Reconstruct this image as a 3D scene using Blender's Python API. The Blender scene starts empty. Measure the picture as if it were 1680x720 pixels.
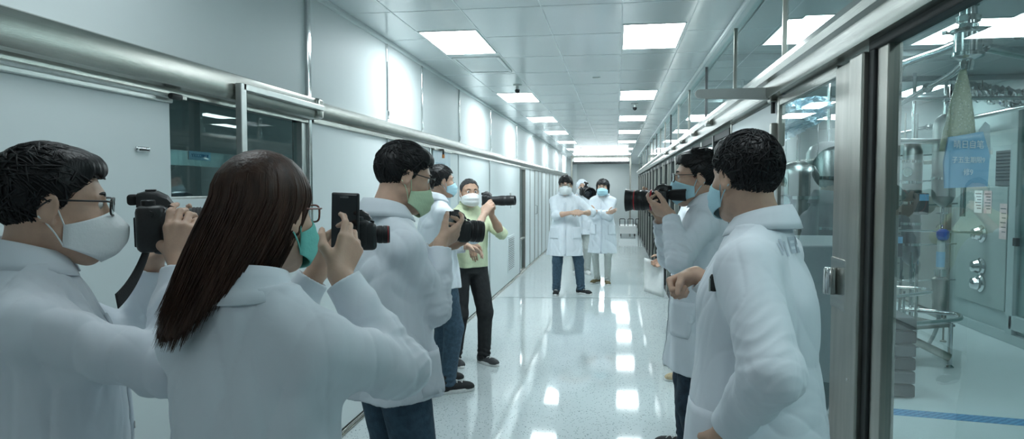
import bpy, bmesh, math, random
import numpy as np
from mathutils import Vector, Matrix
from mathutils.bvhtree import BVHTree

sc = bpy.context.scene
COL = sc.collection
RNG = np.random.default_rng(7)
A3 = lambda *v: np.array(v, dtype=float)

# ------------------------------------------------------------------ camera
CAM_H = 1.55
FOC = 1120.0                       # focal length in pixels of the 1680 x 720 frame
YAW, PITCH = math.radians(8.6716), math.radians(2.6583)
FWD = A3(-math.sin(YAW) * math.cos(PITCH), math.cos(YAW) * math.cos(PITCH), -math.sin(PITCH))
RGT = A3(math.cos(YAW), math.sin(YAW), 0)
UPV = np.cross(RGT, FWD)
cd = bpy.data.cameras.new('view')
cam = bpy.data.objects.new('viewpoint', cd)
COL.objects.link(cam)
cd.sensor_width = 36.0
cd.lens = 36.0 * FOC / 1680.0
cd.clip_start = 0.05
cd.clip_end = 200
cam.matrix_world = Matrix(((RGT[0], UPV[0], -FWD[0], 0), (RGT[1], UPV[1], -FWD[1], 0), (RGT[2], UPV[2], -FWD[2], CAM_H), (0, 0, 0, 1)))
sc.camera = cam


# ------------------------------------------------------------------ materials
MATS = {}


def mat(name, color, rough=0.5, metal=0.0, noise=0.0, nscale=20.0, bump=0.0, bscale=60.0, stretch=(1, 1, 1), emit=0.0, **kw):
    if name in MATS:
        return MATS[name]
    m = bpy.data.materials.new(name)
    m.use_nodes = True
    nt = m.node_tree
    b = nt.nodes['Principled BSDF']
    b.inputs['Base Color'].default_value = (*color, 1)
    b.inputs['Roughness'].default_value = rough
    b.inputs['Metallic'].default_value = metal
    for k, v in kw.items():
        b.inputs[k.replace('_', ' ')].default_value = v
    if noise or bump:
        tc = nt.nodes.new('ShaderNodeTexCoord')
        mp = nt.nodes.new('ShaderNodeMapping')
        mp.inputs['Scale'].default_value = stretch
        nt.links.new(tc.outputs['Object'], mp.inputs['Vector'])
    if noise:
        n = nt.nodes.new('ShaderNodeTexNoise')
        n.inputs['Scale'].default_value = nscale
        n.inputs['Detail'].default_value = 4
        nt.links.new(mp.outputs[0], n.inputs['Vector'])
        r = nt.nodes.new('ShaderNodeValToRGB')
        r.color_ramp.elements[0].position = 0.3
        r.color_ramp.elements[1].position = 0.7
        r.color_ramp.elements[0].color = (*[c * (1 - noise) for c in color], 1)
        r.color_ramp.elements[1].color = (*[min(1, c * (1 + noise)) for c in color], 1)
        nt.links.new(n.outputs['Fac'], r.inputs['Fac'])
        nt.links.new(r.outputs['Color'], b.inputs['Base Color'])
    if bump:
        n2 = nt.nodes.new('ShaderNodeTexNoise')
        n2.inputs['Scale'].default_value = bscale
        n2.inputs['Detail'].default_value = 3
        nt.links.new(mp.outputs[0], n2.inputs['Vector'])
        bp = nt.nodes.new('ShaderNodeBump')
        bp.inputs['Strength'].default_value = bump
        bp.inputs['Distance'].default_value = 0.01
        nt.links.new(n2.outputs['Fac'], bp.inputs['Height'])
        nt.links.new(bp.outputs['Normal'], b.inputs['Normal'])
    if emit:
        b.inputs['Emission Color'].default_value = (*color, 1)
        b.inputs['Emission Strength'].default_value = emit
    MATS[name] = m
    return m


def glass_mat(name, tint, ior=1.5, rough=0.0):
    """A clean sheet of glass: tinted see-through with the mirror share that Fresnel gives."""
    m = bpy.data.materials.new(name)
    m.use_nodes = True
    nt = m.node_tree
    nt.nodes.clear()
    out = nt.nodes.new('ShaderNodeOutputMaterial')
    mix = nt.nodes.new('ShaderNodeMixShader')
    fr = nt.nodes.new('ShaderNodeFresnel')
    fr.inputs['IOR'].default_value = ior
    tr = nt.nodes.new('ShaderNodeBsdfTransparent')
    tr.inputs['Color'].default_value = (*tint, 1)
    gl = nt.nodes.new('ShaderNodeBsdfGlossy')
    gl.inputs['Roughness'].default_value = rough
    gl.inputs['Color'].default_value = (0.95, 1, 1, 1)
    ge = nt.nodes.new('ShaderNodeNewGeometry')
    fm = nt.nodes.new('ShaderNodeMath'); fm.operation = 'SUBTRACT'; fm.use_clamp = True      # the mirror image comes off the outer face
    nt.links.new(fr.outputs[0], fm.inputs[0]); nt.links.new(ge.outputs['Backfacing'], fm.inputs[1])
    nt.links.new(fm.outputs[0], mix.inputs[0])
    nt.links.new(tr.outputs[0], mix.inputs[1])
    nt.links.new(gl.outputs[0], mix.inputs[2])
    nt.links.new(mix.outputs[0], out.inputs[0])
    MATS[name] = m
    return m


# ------------------------------------------------------------------ objects
def link(name, me, m=None, parent=None, smooth=True):
    o = bpy.data.objects.new(name, me)
    COL.objects.link(o)
    if m is not None:
        for x in (m if isinstance(m, (list, tuple)) else [m]):
            me.materials.append(x)
    if parent is not None:
        o.parent = parent
    if smooth and len(me.polygons):
        me.polygons.foreach_set('use_smooth', [True] * len(me.polygons))
    return o


def tag(o, label=None, cat=None, group=None, kind=None):
    if label: o['label'] = label
    if cat: o['category'] = cat
    if group: o['group'] = group
    if kind: o['kind'] = kind
    return o


def thing(name, label, cat, loc=(0, 0, 0), group=None, rot=None):
    o = bpy.data.objects.new(name, None)
    COL.objects.link(o)
    o.empty_display_size = 0.05
    o.location = tuple(float(v) for v in loc)
    if rot is not None:
        o.rotation_euler = rot
    return tag(o, label, cat, group)


def copy_tree(o, parent=None):
    c = o.copy()
    COL.objects.link(c)
    c.parent = parent
    for ch in list(o.children):
        copy_tree(ch, c)
    return c


class MB:
    """Collects rounded boxes, turned shapes, tubes and sheets into one mesh."""

    def __init__(s):
        s.bm = bmesh.new()

    def _merge(s, b2, M=None, mi=0):
        if M is not None:
            b2.transform(M)
        for f in b2.faces:
            f.material_index = mi
        me = bpy.data.meshes.new('tmp')
        b2.to_mesh(me)
        b2.free()
        s.bm.from_mesh(me)
        bpy.data.meshes.remove(me)
        return s

    def box(s, c, size, bev=0.0, seg=2, M=None, mi=0, R=None):
        b = bmesh.new()
        bmesh.ops.create_cube(b, size=1.0)
        bmesh.ops.scale(b, vec=size, verts=b.verts)
        if bev > 0:
            bmesh.ops.bevel(b, geom=b.edges[:], offset=min(bev, min(size) * 0.49), segments=seg, profile=0.5, affect='EDGES')
        T = Matrix.Translation(Vector(c))
        if R is not None:
            T = T @ R.to_4x4()
        return s._merge(b, (M @ T) if M is not None else T, mi)

    def lathe(s, prof, c=(0, 0, 0), axis=(0, 0, 1), n=32, M=None, mi=0, closed=True):
        """prof: (radius, height) pairs turned about axis through c."""
        b = bmesh.new()
        rings = []
        for r, h in prof:
            if r < 1e-6:
                rings.append([b.verts.new((0, 0, h))])
            else:
                rings.append([b.verts.new((r * math.cos(2 * math.pi * k / n), r * math.sin(2 * math.pi * k / n), h)) for k in range(n)])
        for p, q in zip(rings, rings[1:]):
            for k in range(n):
                a, bb = p[k % len(p)], p[(k + 1) % len(p)]
                d, e = q[k % len(q)], q[(k + 1) % len(q)]
                vs = []
                for v in (a, bb, e, d):
                    if v not in vs: vs.append(v)
                if len(vs) > 2:
                    b.faces.new(vs)
        if closed:
            for ring, rev in ((rings[0], True), (rings[-1], False)):
                if len(ring) > 2:
                    b.faces.new(ring[::-1] if rev else ring)
        q = Vector((0, 0, 1)).rotation_difference(Vector(axis).normalized())
        T = Matrix.Translation(Vector(c)) @ q.to_matrix().to_4x4()
        return s._merge(b, (M @ T) if M is not None else T, mi)

    def tube(s, pts, r, n=8, M=None, mi=0, caps=True, round_joints=0):
        P = [Vector(tuple(float(x) for x in p)) for p in pts]
        if round_joints:
            P = fillet(P, round_joints)
        rr = r if isinstance(r, (list, tuple)) else [r] * len(P)
        if len(rr) != len(P):
            rr = list(np.interp(np.linspace(0, 1, len(P)), np.linspace(0, 1, len(rr)), rr))
        b = bmesh.new()
        rings = []
        prev = None
        for i, p in enumerate(P):
            t = (P[min(i + 1, len(P) - 1)] - P[max(i - 1, 0)])
            if t.length < 1e-9: t = Vector((0, 0, 1))
            t.normalize()
            if prev is None:
                a = t.orthogonal().normalized()
            else:
                a = prev - t * prev.dot(t)
                a = a.normalized() if a.length > 1e-6 else t.orthogonal().normalized()
            prev = a
            c = t.cross(a)
            rings.append([b.verts.new(p + float(rr[i]) * (math.cos(2 * math.pi * k / n) * a + math.sin(2 * math.pi * k / n) * c)) for k in range(n)])
        for p, q in zip(rings, rings[1:]):
            for k in range(n):
                b.faces.new((p[k], p[(k + 1) % n], q[(k + 1) % n], q[k]))
        if caps:
            b.faces.new(rings[0][::-1]); b.faces.new(rings[-1])
        return s._merge(b, M, mi)

    def sheet(s, grid, M=None, mi=0, close_u=False):
        """grid[i][j] of points -> quads."""
        b = bmesh.new()
        vs = [[b.verts.new(tuple(float(x) for x in p)) for p in row] for row in grid]
        for i in range(len(vs) - 1):
            m_ = len(vs[i])
            for j in range(m_ if close_u else m_ - 1):
                b.faces.new((vs[i][j], vs[i][(j + 1) % m_], vs[i + 1][(j + 1) % m_], vs[i + 1][j]))
        return s._merge(b, M, mi)

    def slab(s, outline, axis_vec, depth, M=None, mi=0):
        """A flat outline (list of points) given real thickness along axis_vec."""
        b = bmesh.new()
        v0 = [b.verts.new(tuple(float(x) for x in p)) for p in outline]
        f = b.faces.new(v0)
        r = bmesh.ops.extrude_face_region(b, geom=[f])
        bmesh.ops.translate(b, vec=Vector(axis_vec) * depth, verts=[v for v in r['geom'] if isinstance(v, bmesh.types.BMVert)])
        bmesh.ops.recalc_face_normals(b, faces=b.faces)
        return s._merge(b, M, mi)

    def build(s, name, m=None, parent=None, smooth=False, solid=0.0, angle=None):
        me = bpy.data.meshes.new(name)
        s.bm.normal_update()
        s.bm.to_mesh(me)
        s.bm.free()
        o = link(name, me, m, parent, smooth)
        if smooth and angle is not None:
            try:
                me.set_sharp_from_angle(angle=math.radians(angle))
            except Exception:
                pass
        if solid:
            md = o.modifiers.new('thickness', 'SOLIDIFY')
            md.thickness = solid
            md.offset = 0
        return o


def fillet(P, r, n=5):
    out = [P[0]]
    for i in range(1, len(P) - 1):
        a, b, c = P[i - 1], P[i], P[i + 1]
        u, v = (a - b), (c - b)
        d = min(r, u.length * 0.45, v.length * 0.45)
        p, q = b + u.normalized() * d, b + v.normalized() * d
        for k in range(n + 1):
            t = k / n
            out.append((1 - t) ** 2 * p + 2 * t * (1 - t) * b + t * t * q)
    out.append(P[-1])
    return out


def bez(*P, n=14):
    P = [np.array(p, float) for p in P]
    out = []
    for k in range(n + 1):
        t = k / n
        Q = P
        while len(Q) > 1:
            Q = [(1 - t) * a + t * b for a, b in zip(Q, Q[1:])]
        out.append(Q[0])
    return out


# ------------------------------------------------------------------ smooth solid modelling for bodies and clothes
def nrm(v):
    v = np.asarray(v, float)
    return v / (np.linalg.norm(v) + 1e-12)


class Field:
    def __init__(s, lo, hi, res):
        s.res = res
        s.lo = np.array(lo, float)
        s.n = np.ceil((np.array(hi, float) - s.lo) / res).astype(int) + 1
        s.ax = [(s.lo[i] + res * np.arange(s.n[i])).astype(np.float32) for i in range(3)]
        s.d = np.full(tuple(s.n), 0.2, np.float32)

    def add(s, prim, k=0.0, op='u', pad=None):
        fn, lo, hi = prim
        pad = (k + 3 * s.res) if pad is None else pad
        i0 = np.clip(np.floor((np.array(lo) - pad - s.lo) / s.res).astype(int), 0, s.n)
        i1 = np.clip(np.ceil((np.array(hi) + pad - s.lo) / s.res).astype(int) + 1, 0, s.n)
        if (i1 <= i0).any():
            return s
        sl = tuple(slice(a, b) for a, b in zip(i0, i1))
        X = s.ax[0][sl[0]][:, None, None]
        Y = s.ax[1][sl[1]][None, :, None]
        Z = s.ax[2][sl[2]][None, None, :]
        e = fn(X, Y, Z).astype(np.float32)
        d = s.d[sl]
        if op == 's':
            e = -e
            if k > 0:
                h = np.clip(0.5 - 0.5 * (d - e) / k, 0, 1)
                s.d[sl] = d * (1 - h) + e * h + k * h * (1 - h)
            else:
                s.d[sl] = np.maximum(d, e)
        elif op == 'i':
            s.d[sl] = np.maximum(d, e)
        elif k > 0:
            h = np.clip(0.5 + 0.5 * (d - e) / k, 0, 1)
            s.d[sl] = d * (1 - h) + e * h - k * h * (1 - h)
        else:
            s.d[sl] = np.minimum(d, e)
        return s

    def mesh(s, smooth_it=2):
        d = s.d
        n = s.n
        neg = d < 0
        c = np.zeros(tuple(n - 1), np.int8)
        for a in (0, 1):
            for b in (0, 1):
                for e in (0, 1):
                    c += neg[a:n[0] - 1 + a, b:n[1] - 1 + b, e:n[2] - 1 + e]
        act = (c > 0) & (c < 8)
        idx = np.argwhere(act)
        ids = np.full(tuple(n - 1), -1, np.int32)
        ids[act] = np.arange(len(idx), dtype=np.int32)
        cor = np.array([(a, b, e) for a in (0, 1) for b in (0, 1) for e in (0, 1)])
        vals = np.stack([d[idx[:, 0] + q[0], idx[:, 1] + q[1], idx[:, 2] + q[2]] for q in cor], 1)
        acc = np.zeros((len(idx), 3)); cnt = np.zeros(len(idx))
        for i in range(8):
            for j in range(i + 1, 8):
                if abs(cor[i] - cor[j]).sum() != 1: continue
                va, vb = vals[:, i], vals[:, j]
                m = (va < 0) != (vb < 0)
                t = np.where(m, va / np.where(np.abs(va - vb) < 1e-9, 1, va - vb), 0)
                acc += np.where(m[:, None], cor[i] + t[:, None] * (cor[j] - cor[i]), 0)
                cnt += m
        V = s.lo + s.res * (idx + acc / cnt[:, None])
        F = []
        for ax in range(3):
            u, v = [(1, 2), (2, 0), (0, 1)][ax]
            sl0 = [slice(None)] * 3; sl1 = [slice(None)] * 3
            sl0[ax] = slice(0, n[ax] - 1); sl1[ax] = slice(1, n[ax])
            a, b = neg[tuple(sl0)], neg[tuple(sl1)]
            e = np.argwhere(a != b)
            e = e[(e[:, u] > 0) & (e[:, v] > 0) & (e[:, u] < n[u] - 1) & (e[:, v] < n[v] - 1)]
            du = np.zeros(3, int); du[u] = 1
            dv = np.zeros(3, int); dv[v] = 1
            q = [e - du - dv, e - dv, e, e - du]
            q = np.stack([ids[tuple(w.T)] for w in q], 1)
            inside = a[tuple(e.T)]
            q[~inside] = q[~inside][:, ::-1]
            F.append(q)
        F = np.concatenate(F)
        F = F[(F >= 0).all(1)]
        if smooth_it:
            E = np.concatenate([F[:, [i, (i + 1) % 4]] for i in range(4)])
            deg = np.bincount(E.ravel(), minlength=len(V)).astype(float)
            deg[deg == 0] = 1
            for lam in (0.5, -0.52) * smooth_it:
                S = np.zeros_like(V)
                for i in range(3):
                    S[:, i] = np.bincount(E[:, 0], V[E[:, 1], i], len(V)) + np.bincount(E[:, 1], V[E[:, 0], i], len(V))
                V = V + lam * (S / deg[:, None] - V)
        return V, F


def mesh_from(name, V, F):
    me = bpy.data.meshes.new(name)
    V = np.asarray(V, np.float32); F = np.asarray(F, np.int32)
    me.vertices.add(len(V)); me.vertices.foreach_set('co', V.ravel())
    k = F.shape[1]
    me.loops.add(F.size); me.loops.foreach_set('vertex_index', F.ravel())
    me.polygons.add(len(F))
    me.polygons.foreach_set('loop_start', np.arange(0, F.size, k, dtype=np.int32))
    me.polygons.foreach_set('loop_total', np.full(len(F), k, np.int32))
    me.update(calc_edges=True)
    me.validate()
    return me


def _dot(X, Y, Z, a, v):
    return (X - a[0]) * v[0] + (Y - a[1]) * v[1] + (Z - a[2]) * v[2]


def cap(a, b, ra, rb, disp=None):
    a = np.asarray(a, float); b = np.asarray(b, float)
    ba = b - a; L2 = max(float(ba @ ba), 1e-9)
    def fn(X, Y, Z):
        t = np.clip(_dot(X, Y, Z, a, ba) / L2, 0, 1)
        d = np.sqrt((X - a[0] - t * ba[0]) ** 2 + (Y - a[1] - t * ba[1]) ** 2 + (Z - a[2] - t * ba[2]) ** 2)
        d = d - (ra + (rb - ra) * t)
        return d if disp is None else d + disp(X, Y, Z, t)
    r = max(ra, rb) + (0.02 if disp else 0)
    return fn, np.minimum(a, b) - r, np.maximum(a, b) + r


def ball(c, r):
    return cap(c, np.asarray(c, float) + 1e-5, r, r)


def ell(c, r, R=None):
    """Ellipsoid, R columns are its axes."""
    c = np.asarray(c, float); r = np.asarray(r, float)
    R = np.eye(3) if R is None else np.asarray(R, float)
    def fn(X, Y, Z):
        q = [_dot(X, Y, Z, c, R[:, i]) for i in range(3)]
        k0 = np.sqrt(sum((q[i] / r[i]) ** 2 for i in range(3)))
        k1 = np.sqrt(sum((q[i] / r[i] ** 2) ** 2 for i in range(3))) + 1e-6
        return k0 * (k0 - 1) / k1
    h = np.sqrt(((R * r[None, :]) ** 2).sum(1))
    return fn, c - h, c + h


def etube(a, b, ra, rb, lat, fwd, rc=0.02, disp=None):
    """Tube with elliptical section: ra / rb = (sideways, forward) radii."""
    a = np.asarray(a, float); b = np.asarray(b, float)
    ba = b - a; L = np.linalg.norm(ba); u = ba / L
    def fn(X, Y, Z):
        tt = _dot(X, Y, Z, a, u) / L
        t = np.clip(tt, 0, 1)
        over = (tt - t) * L
        cx, cy, cz = a[0] + t * ba[0], a[1] + t * ba[1], a[2] + t * ba[2]
        ol = (X - cx) * lat[0] + (Y - cy) * lat[1] + (Z - cz) * lat[2]
        of = (X - cx) * fwd[0] + (Y - cy) * fwd[1] + (Z - cz) * fwd[2]
        rl = ra[0] + (rb[0] - ra[0]) * t; rf = ra[1] + (rb[1] - ra[1]) * t
        k0 = np.sqrt((ol / rl) ** 2 + (of / rf) ** 2 + (over / rc) ** 2)
        k1 = np.sqrt((ol / rl ** 2) ** 2 + (of / rf ** 2) ** 2 + (over / rc ** 2) ** 2) + 1e-6
        d = k0 * (k0 - 1) / k1
        return d if disp is None else d + disp(X, Y, Z, ol / rl, of / rf)
    r = max(*ra, *rb) + 0.03
    return fn, np.minimum(a, b) - r, np.maximum(a, b) + r


def ptube(zs, cs, rls, rfs, lat, fwd, disp=None):
    """An upright body of elliptical sections: heights zs, centres cs, half widths rls, half depths rfs."""
    zs = np.array(zs, float); cs = np.array(cs, float)
    zz = np.linspace(zs[0], zs[-1], 160)
    def sm(v):
        y = np.interp(zz, zs, v)
        k = np.hanning(25); k /= k.sum()
        e = np.concatenate([np.full(12, y[0]), y, np.full(12, y[-1])])
        return np.convolve(e, k, 'valid')
    cx, cy = np.interp(zz, zs, cs[:, 0]), np.interp(zz, zs, cs[:, 1])
    rl_, rf_ = sm(rls), sm(rfs)
    def fn(X, Y, Z):
        x0, y0 = np.interp(Z, zz, cx), np.interp(Z, zz, cy)
        rl, rf = np.interp(Z, zz, rl_), np.interp(Z, zz, rf_)
        ol = (X - x0) * lat[0] + (Y - y0) * lat[1]
        of = (X - x0) * fwd[0] + (Y - y0) * fwd[1]
        k0 = np.sqrt((ol / rl) ** 2 + (of / rf) ** 2)
        k1 = np.sqrt((ol / rl ** 2) ** 2 + (of / rf ** 2) ** 2) + 1e-6
        d = k0 * (k0 - 1) / k1
        if disp is not None: d = d + disp(X, Y, Z, ol / rl, of / rf)
        return np.maximum(d, np.maximum(Z - zs[-1], zs[0] - Z))
    r = max(max(rls), max(rfs)) + 0.03
    c = cs[:, :2]
    return fn, np.array([*(c.min(0) - r), zs[0]]), np.array([*(c.max(0) + r), zs[-1]])


def flat_cone(a, b, ra, rb):
    a = np.asarray(a, float); b = np.asarray(b, float)
    u = nrm(b - a); L = np.linalg.norm(b - a)
    def fn(X, Y, Z):
        t = _dot(X, Y, Z, a, u)
        d2 = (X - a[0]) ** 2 + (Y - a[1]) ** 2 + (Z - a[2]) ** 2 - t * t
        return np.maximum(np.sqrt(np.maximum(d2, 0)) - (ra + (rb - ra) * np.clip(t / L, 0, 1)), np.abs(t - L / 2) - L / 2)
    r = max(ra, rb)
    return fn, np.minimum(a, b) - r, np.maximum(a, b) + r


def cyl(a, b, r):
    a = np.asarray(a, float); b = np.asarray(b, float)
    u = nrm(b - a); L = np.linalg.norm(b - a)
    def fn(X, Y, Z):
        t = _dot(X, Y, Z, a, u)
        d2 = (X - a[0]) ** 2 + (Y - a[1]) ** 2 + (Z - a[2]) ** 2 - t * t
        return np.maximum(np.sqrt(np.maximum(d2, 0)) - r, np.abs(t - L / 2) - L / 2)
    return fn, np.minimum(a, b) - r, np.maximum(a, b) + r


def halfspace(p, nv, lo, hi):
    """Keeps what lies behind the plane through p with normal nv (op 'i')."""
    nv = nrm(nv)
    return (lambda X, Y, Z: _dot(X, Y, Z, p, nv)), lo, hi
# ------------------------------------------------------------------ people
SKIN = mat('skin', (0.56, 0.36, 0.265), 0.5, noise=0.08, nscale=30, bump=0.05, bscale=250, Subsurface_Weight=0.12, Subsurface_Radius=(0.02, 0.008, 0.004))
SKIN_TAN = mat('skin_tanned', (0.45, 0.275, 0.19), 0.52, noise=0.08, nscale=30, bump=0.05, bscale=250, Subsurface_Weight=0.1, Subsurface_Radius=(0.02, 0.008, 0.004))
HAIR = mat('black_hair', (0.006, 0.006, 0.007), 0.45, bump=0.25, bscale=150, stretch=(1, 1, 0.25), Specular_IOR_Level=0.35)
HAIR_GREY = mat('greying_hair', (0.035, 0.035, 0.037), 0.5, noise=0.6, nscale=160, bump=0.5, bscale=120)
HAIR_BROWN = mat('brown_hair', (0.046, 0.021, 0.0135), 0.46, noise=0.5, nscale=55, stretch=(1, 1, 0.06), bump=0.25, bscale=120, Specular_IOR_Level=0.3)
COAT = mat('white_coat_cloth', (0.71, 0.757, 0.81), 0.85, noise=0.03, nscale=8, bump=0.55, bscale=6.5, Sheen_Weight=0.15)
def crease(m, scale, dist, strength):
    """Soft creases of worn cotton: stretched, bent noise folded at its middle."""
    nt = m.node_tree
    bp = [n for n in nt.nodes if n.type == 'BUMP'][0]
    nz = [n for n in nt.nodes if n.type == 'TEX_NOISE'][-1]
    nz.inputs['Scale'].default_value = scale; nz.inputs['Distortion'].default_value = 0.5; nz.inputs['Detail'].default_value = 1.0
    mp = [n for n in nt.nodes if n.type == 'MAPPING'][0]; mp.inputs['Scale'].default_value = (1.3, 1.0, 0.5); mp.inputs['Rotation'].default_value = (0.5, 0.35, 0)
    a = nt.nodes.new('ShaderNodeMath'); a.operation = 'SUBTRACT'; a.inputs[1].default_value = 0.5
    b = nt.nodes.new('ShaderNodeMath'); b.operation = 'ABSOLUTE'
    c = nt.nodes.new('ShaderNodeMath'); c.operation = 'POWER'; c.inputs[1].default_value = 1.35
    nt.links.new(nz.outputs['Fac'], a.inputs[0]); nt.links.new(a.outputs[0], b.inputs[0]); nt.links.new(b.outputs[0], c.inputs[0]); nt.links.new(c.outputs[0], bp.inputs['Height'])
    bp.inputs['Distance'].default_value = dist; bp.inputs['Strength'].default_value = strength


crease(COAT, 6.5, 0.055, 0.55)
COAT_SEAM = mat('white_coat_trim', (0.64, 0.69, 0.75), 0.85, bump=0.2, bscale=60)
DENIM = mat('blue_denim', (0.045, 0.085, 0.125), 0.9, noise=0.25, nscale=40, bump=0.3, bscale=200)
DENIM_DARK = mat('dark_navy_denim', (0.022, 0.04, 0.062), 0.9, noise=0.25, nscale=40, bump=0.3, bscale=200)
BLACK_CLOTH = mat('black_trouser_cloth', (0.018, 0.02, 0.022), 0.9, noise=0.2, nscale=30, bump=0.2, bscale=120)
PALE_CLOTH = mat('pale_grey_trouser_cloth', (0.46, 0.49, 0.47), 0.9, noise=0.06, nscale=30, bump=0.2, bscale=120)
RUBBER_W = mat('white_rubber', (0.72, 0.73, 0.72), 0.6, noise=0.08, nscale=60)
SHOE_BLACK = mat('black_canvas', (0.015, 0.016, 0.018), 0.8, noise=0.2, nscale=120, bump=0.2, bscale=300)
SHOE_GREY = mat('dark_grey_canvas', (0.05, 0.055, 0.06), 0.8, noise=0.2, nscale=120, bump=0.2, bscale=300)
SHOE_TAN = mat('olive_brown_suede', (0.15, 0.12, 0.06), 0.85, noise=0.45, nscale=45, bump=0.2, bscale=300)
SHOE_BEIGE = mat('beige_suede', (0.50, 0.40, 0.25), 0.85, noise=0.2, nscale=45, bump=0.2, bscale=300)
MASK_W = mat('white_mask_fibre', (0.78, 0.81, 0.82), 0.9, bump=0.15, bscale=150)
MASK_B = mat('blue_mask_fibre', (0.43, 0.67, 0.76), 0.9, bump=0.15, bscale=150)
MASK_T = mat('teal_mask_fibre', (0.16, 0.52, 0.46), 0.9, bump=0.15, bscale=150)
MASK_G = mat('pale_green_mask_fibre', (0.50, 0.66, 0.45), 0.9, bump=0.15, bscale=150)
FRAME_B = mat('black_spectacle_plastic', (0.02, 0.018, 0.018), 0.3)
FRAME_R = mat('red_brown_spectacle_plastic', (0.16, 0.035, 0.022), 0.3)
EYE_W = mat('eye_white', (0.75, 0.74, 0.72), 0.2)
EYE_D = mat('eye_iris', (0.02, 0.012, 0.008), 0.12)
LENS_GLASS = glass_mat('spectacle_glass', (0.93, 0.97, 0.97), 1.45)


def ik(S, W, l1, l2, pole):
    d = W - S; L = np.linalg.norm(d)
    if L > (l1 + l2) * 0.995:
        f = L / ((l1 + l2) * 0.995); l1 *= f; l2 *= f
    u = d / L
    a = (l1 * l1 - l2 * l2 + L * L) / (2 * L)
    h = math.sqrt(max(l1 * l1 - a * a, 0))
    p = pole - u * (pole @ u)
    return S + u * a + nrm(p) * h


def hand_prims(W, D, N, side, curl, thumb, s=1.0, spread=0.0):
    """Palm, four unequal fingers and a thumb; D to the fingertips, N out of the palm, side +1 = right hand."""
    D = nrm(D); N = nrm(N - D * (np.asarray(N) @ D)); L = np.cross(N, D) * (-side)
    out = []
    offs = (0.030, 0.0105, -0.0105, -0.029)
    knl = (0.088, 0.091, 0.087, 0.079)
    lens = ((0.042, 0.026, 0.021), (0.046, 0.030, 0.022), (0.042, 0.028, 0.021), (0.033, 0.021, 0.018))
    if not isinstance(curl[0], (tuple, list)):
        curl = [curl] * 4
    for i in range(4):
        base = W + (D * 0.012 + L * offs[i] * 0.6) * s
        kn = W + (D * knl[i] + L * offs[i] - N * 0.004 * (1 - abs(i - 1.5) / 1.5)) * s
        out.append((cap(base, kn, 0.0145 * s, 0.0118 * s), 0.012 * s))
        p = kn; th = 0.0
        rad = (0.0098, 0.0086, 0.0078, 0.0066) if i < 3 else (0.0086, 0.0075, 0.0068, 0.0058)
        for j in range(3):
            th += curl[i][j]
            d = nrm(D * math.cos(th) + N * math.sin(th) + L * spread * (1.5 - i) / 1.5 * (j == 0))
            q = p + d * lens[i][j] * s
            out.append((cap(p, q, rad[j] * s, rad[j + 1] * s), 0.004 * s))
            p = q
    # thumb leaves the side of the palm near its base
    b = W + (D * 0.022 + L * 0.020 + N * 0.006) * s
    tn, tc = thumb                      # (towards palm normal, closing)
    m = b + nrm(D * 0.62 + L * 0.72 + N * tn) * 0.046 * s
    out.append((cap(b, m, 0.0165 * s, 0.0125 * s), 0.012 * s))
    d1 = nrm(D * 0.86 + L * (0.45 - tc * 0.6) + N * (tn + tc * 0.5))
    q = m + d1 * 0.034 * s
    out.append((cap(m, q, 0.0118 * s, 0.0105 * s), 0.005 * s))
    d2 = nrm(D * 0.9 + L * (0.25 - tc * 1.0) + N * (tn + tc * 0.6))
    out.append((cap(q, q + d2 * 0.027 * s, 0.0104 * s, 0.0078 * s), 0.004 * s))
    return out


def head_prims(C, B, s, ear=True, female=False):
    """B columns: right, forward, up."""
    w = lambda x, y, z: C + B @ (A3(x, y, z) * s)
    E = lambda c, r: ell(w(*c), np.array(r) * s, B)
    f = 0.94 if female else 1.0
    o = [(E((0, -0.012, 0.034), (0.0765, 0.097, 0.083)), 0.0),
         (E((0, 0.030, -0.028), (0.060 * f, 0.066, 0.084)), 0.03),
         (cap(w(0, -0.005, -0.02), w(0, 0.03, -0.06), 0.062 * s, 0.05 * s), 0.03),
         (ball(w(0, 0.074, -0.099), 0.019 * s), 0.025)]
    for q in (-1, 1):
        o += [(cap(w(q * 0.058 * f, 0.004, -0.055), w(q * 0.014, 0.070, -0.103), 0.014 * s, 0.014 * s), 0.03),
              (ball(w(q * 0.040, 0.060, -0.026), 0.024 * s), 0.025),
              (cap(w(q * 0.012, 0.082, 0.026), w(q * 0.046, 0.066, 0.024), 0.010 * s, 0.009 * s), 0.02)]
    o += [(cap(w(0, 0.086, 0.016), w(0, 0.108, -0.026), 0.0075 * s, 0.0115 * s), 0.014)]
    for q in (-1, 1):
        o += [(ball(w(q * 0.012, 0.098, -0.032), 0.0085 * s), 0.008)]
    o += [(cap(w(-0.020, 0.083, -0.064), w(0.020, 0.083, -0.064), 0.0065 * s, 0.0065 * s), 0.01),
          (cap(w(-0.015, 0.082, -0.074), w(0.015, 0.082, -0.074), 0.0075 * s, 0.0075 * s), 0.01)]
    sub = []
    for q in (-1, 1):
        sub += [(ball(w(q * 0.032, 0.101, 0.006), 0.014 * s), 0.012)]
    ears = []
    if ear:
        for q in (-1, 1):
            R2 = B @ np.array(Matrix.Rotation(q * math.radians(-22), 3, 'Z') @ Matrix.Rotation(math.radians(-12), 3, 'X'))
            ears += [(ell(w(q * 0.080, -0.012, -0.006), np.array((0.0085, 0.019, 0.032)) * s, R2), 0.006, 'u'),
                     (ell(w(q * 0.089, -0.008, -0.003), np.array((0.006, 0.011, 0.020)) * s, R2), 0.004, 's'),
                     (ball(w(q * 0.077, -0.004, -0.033), 0.0075 * s), 0.006, 'u')]
    return o, sub, ears


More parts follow.
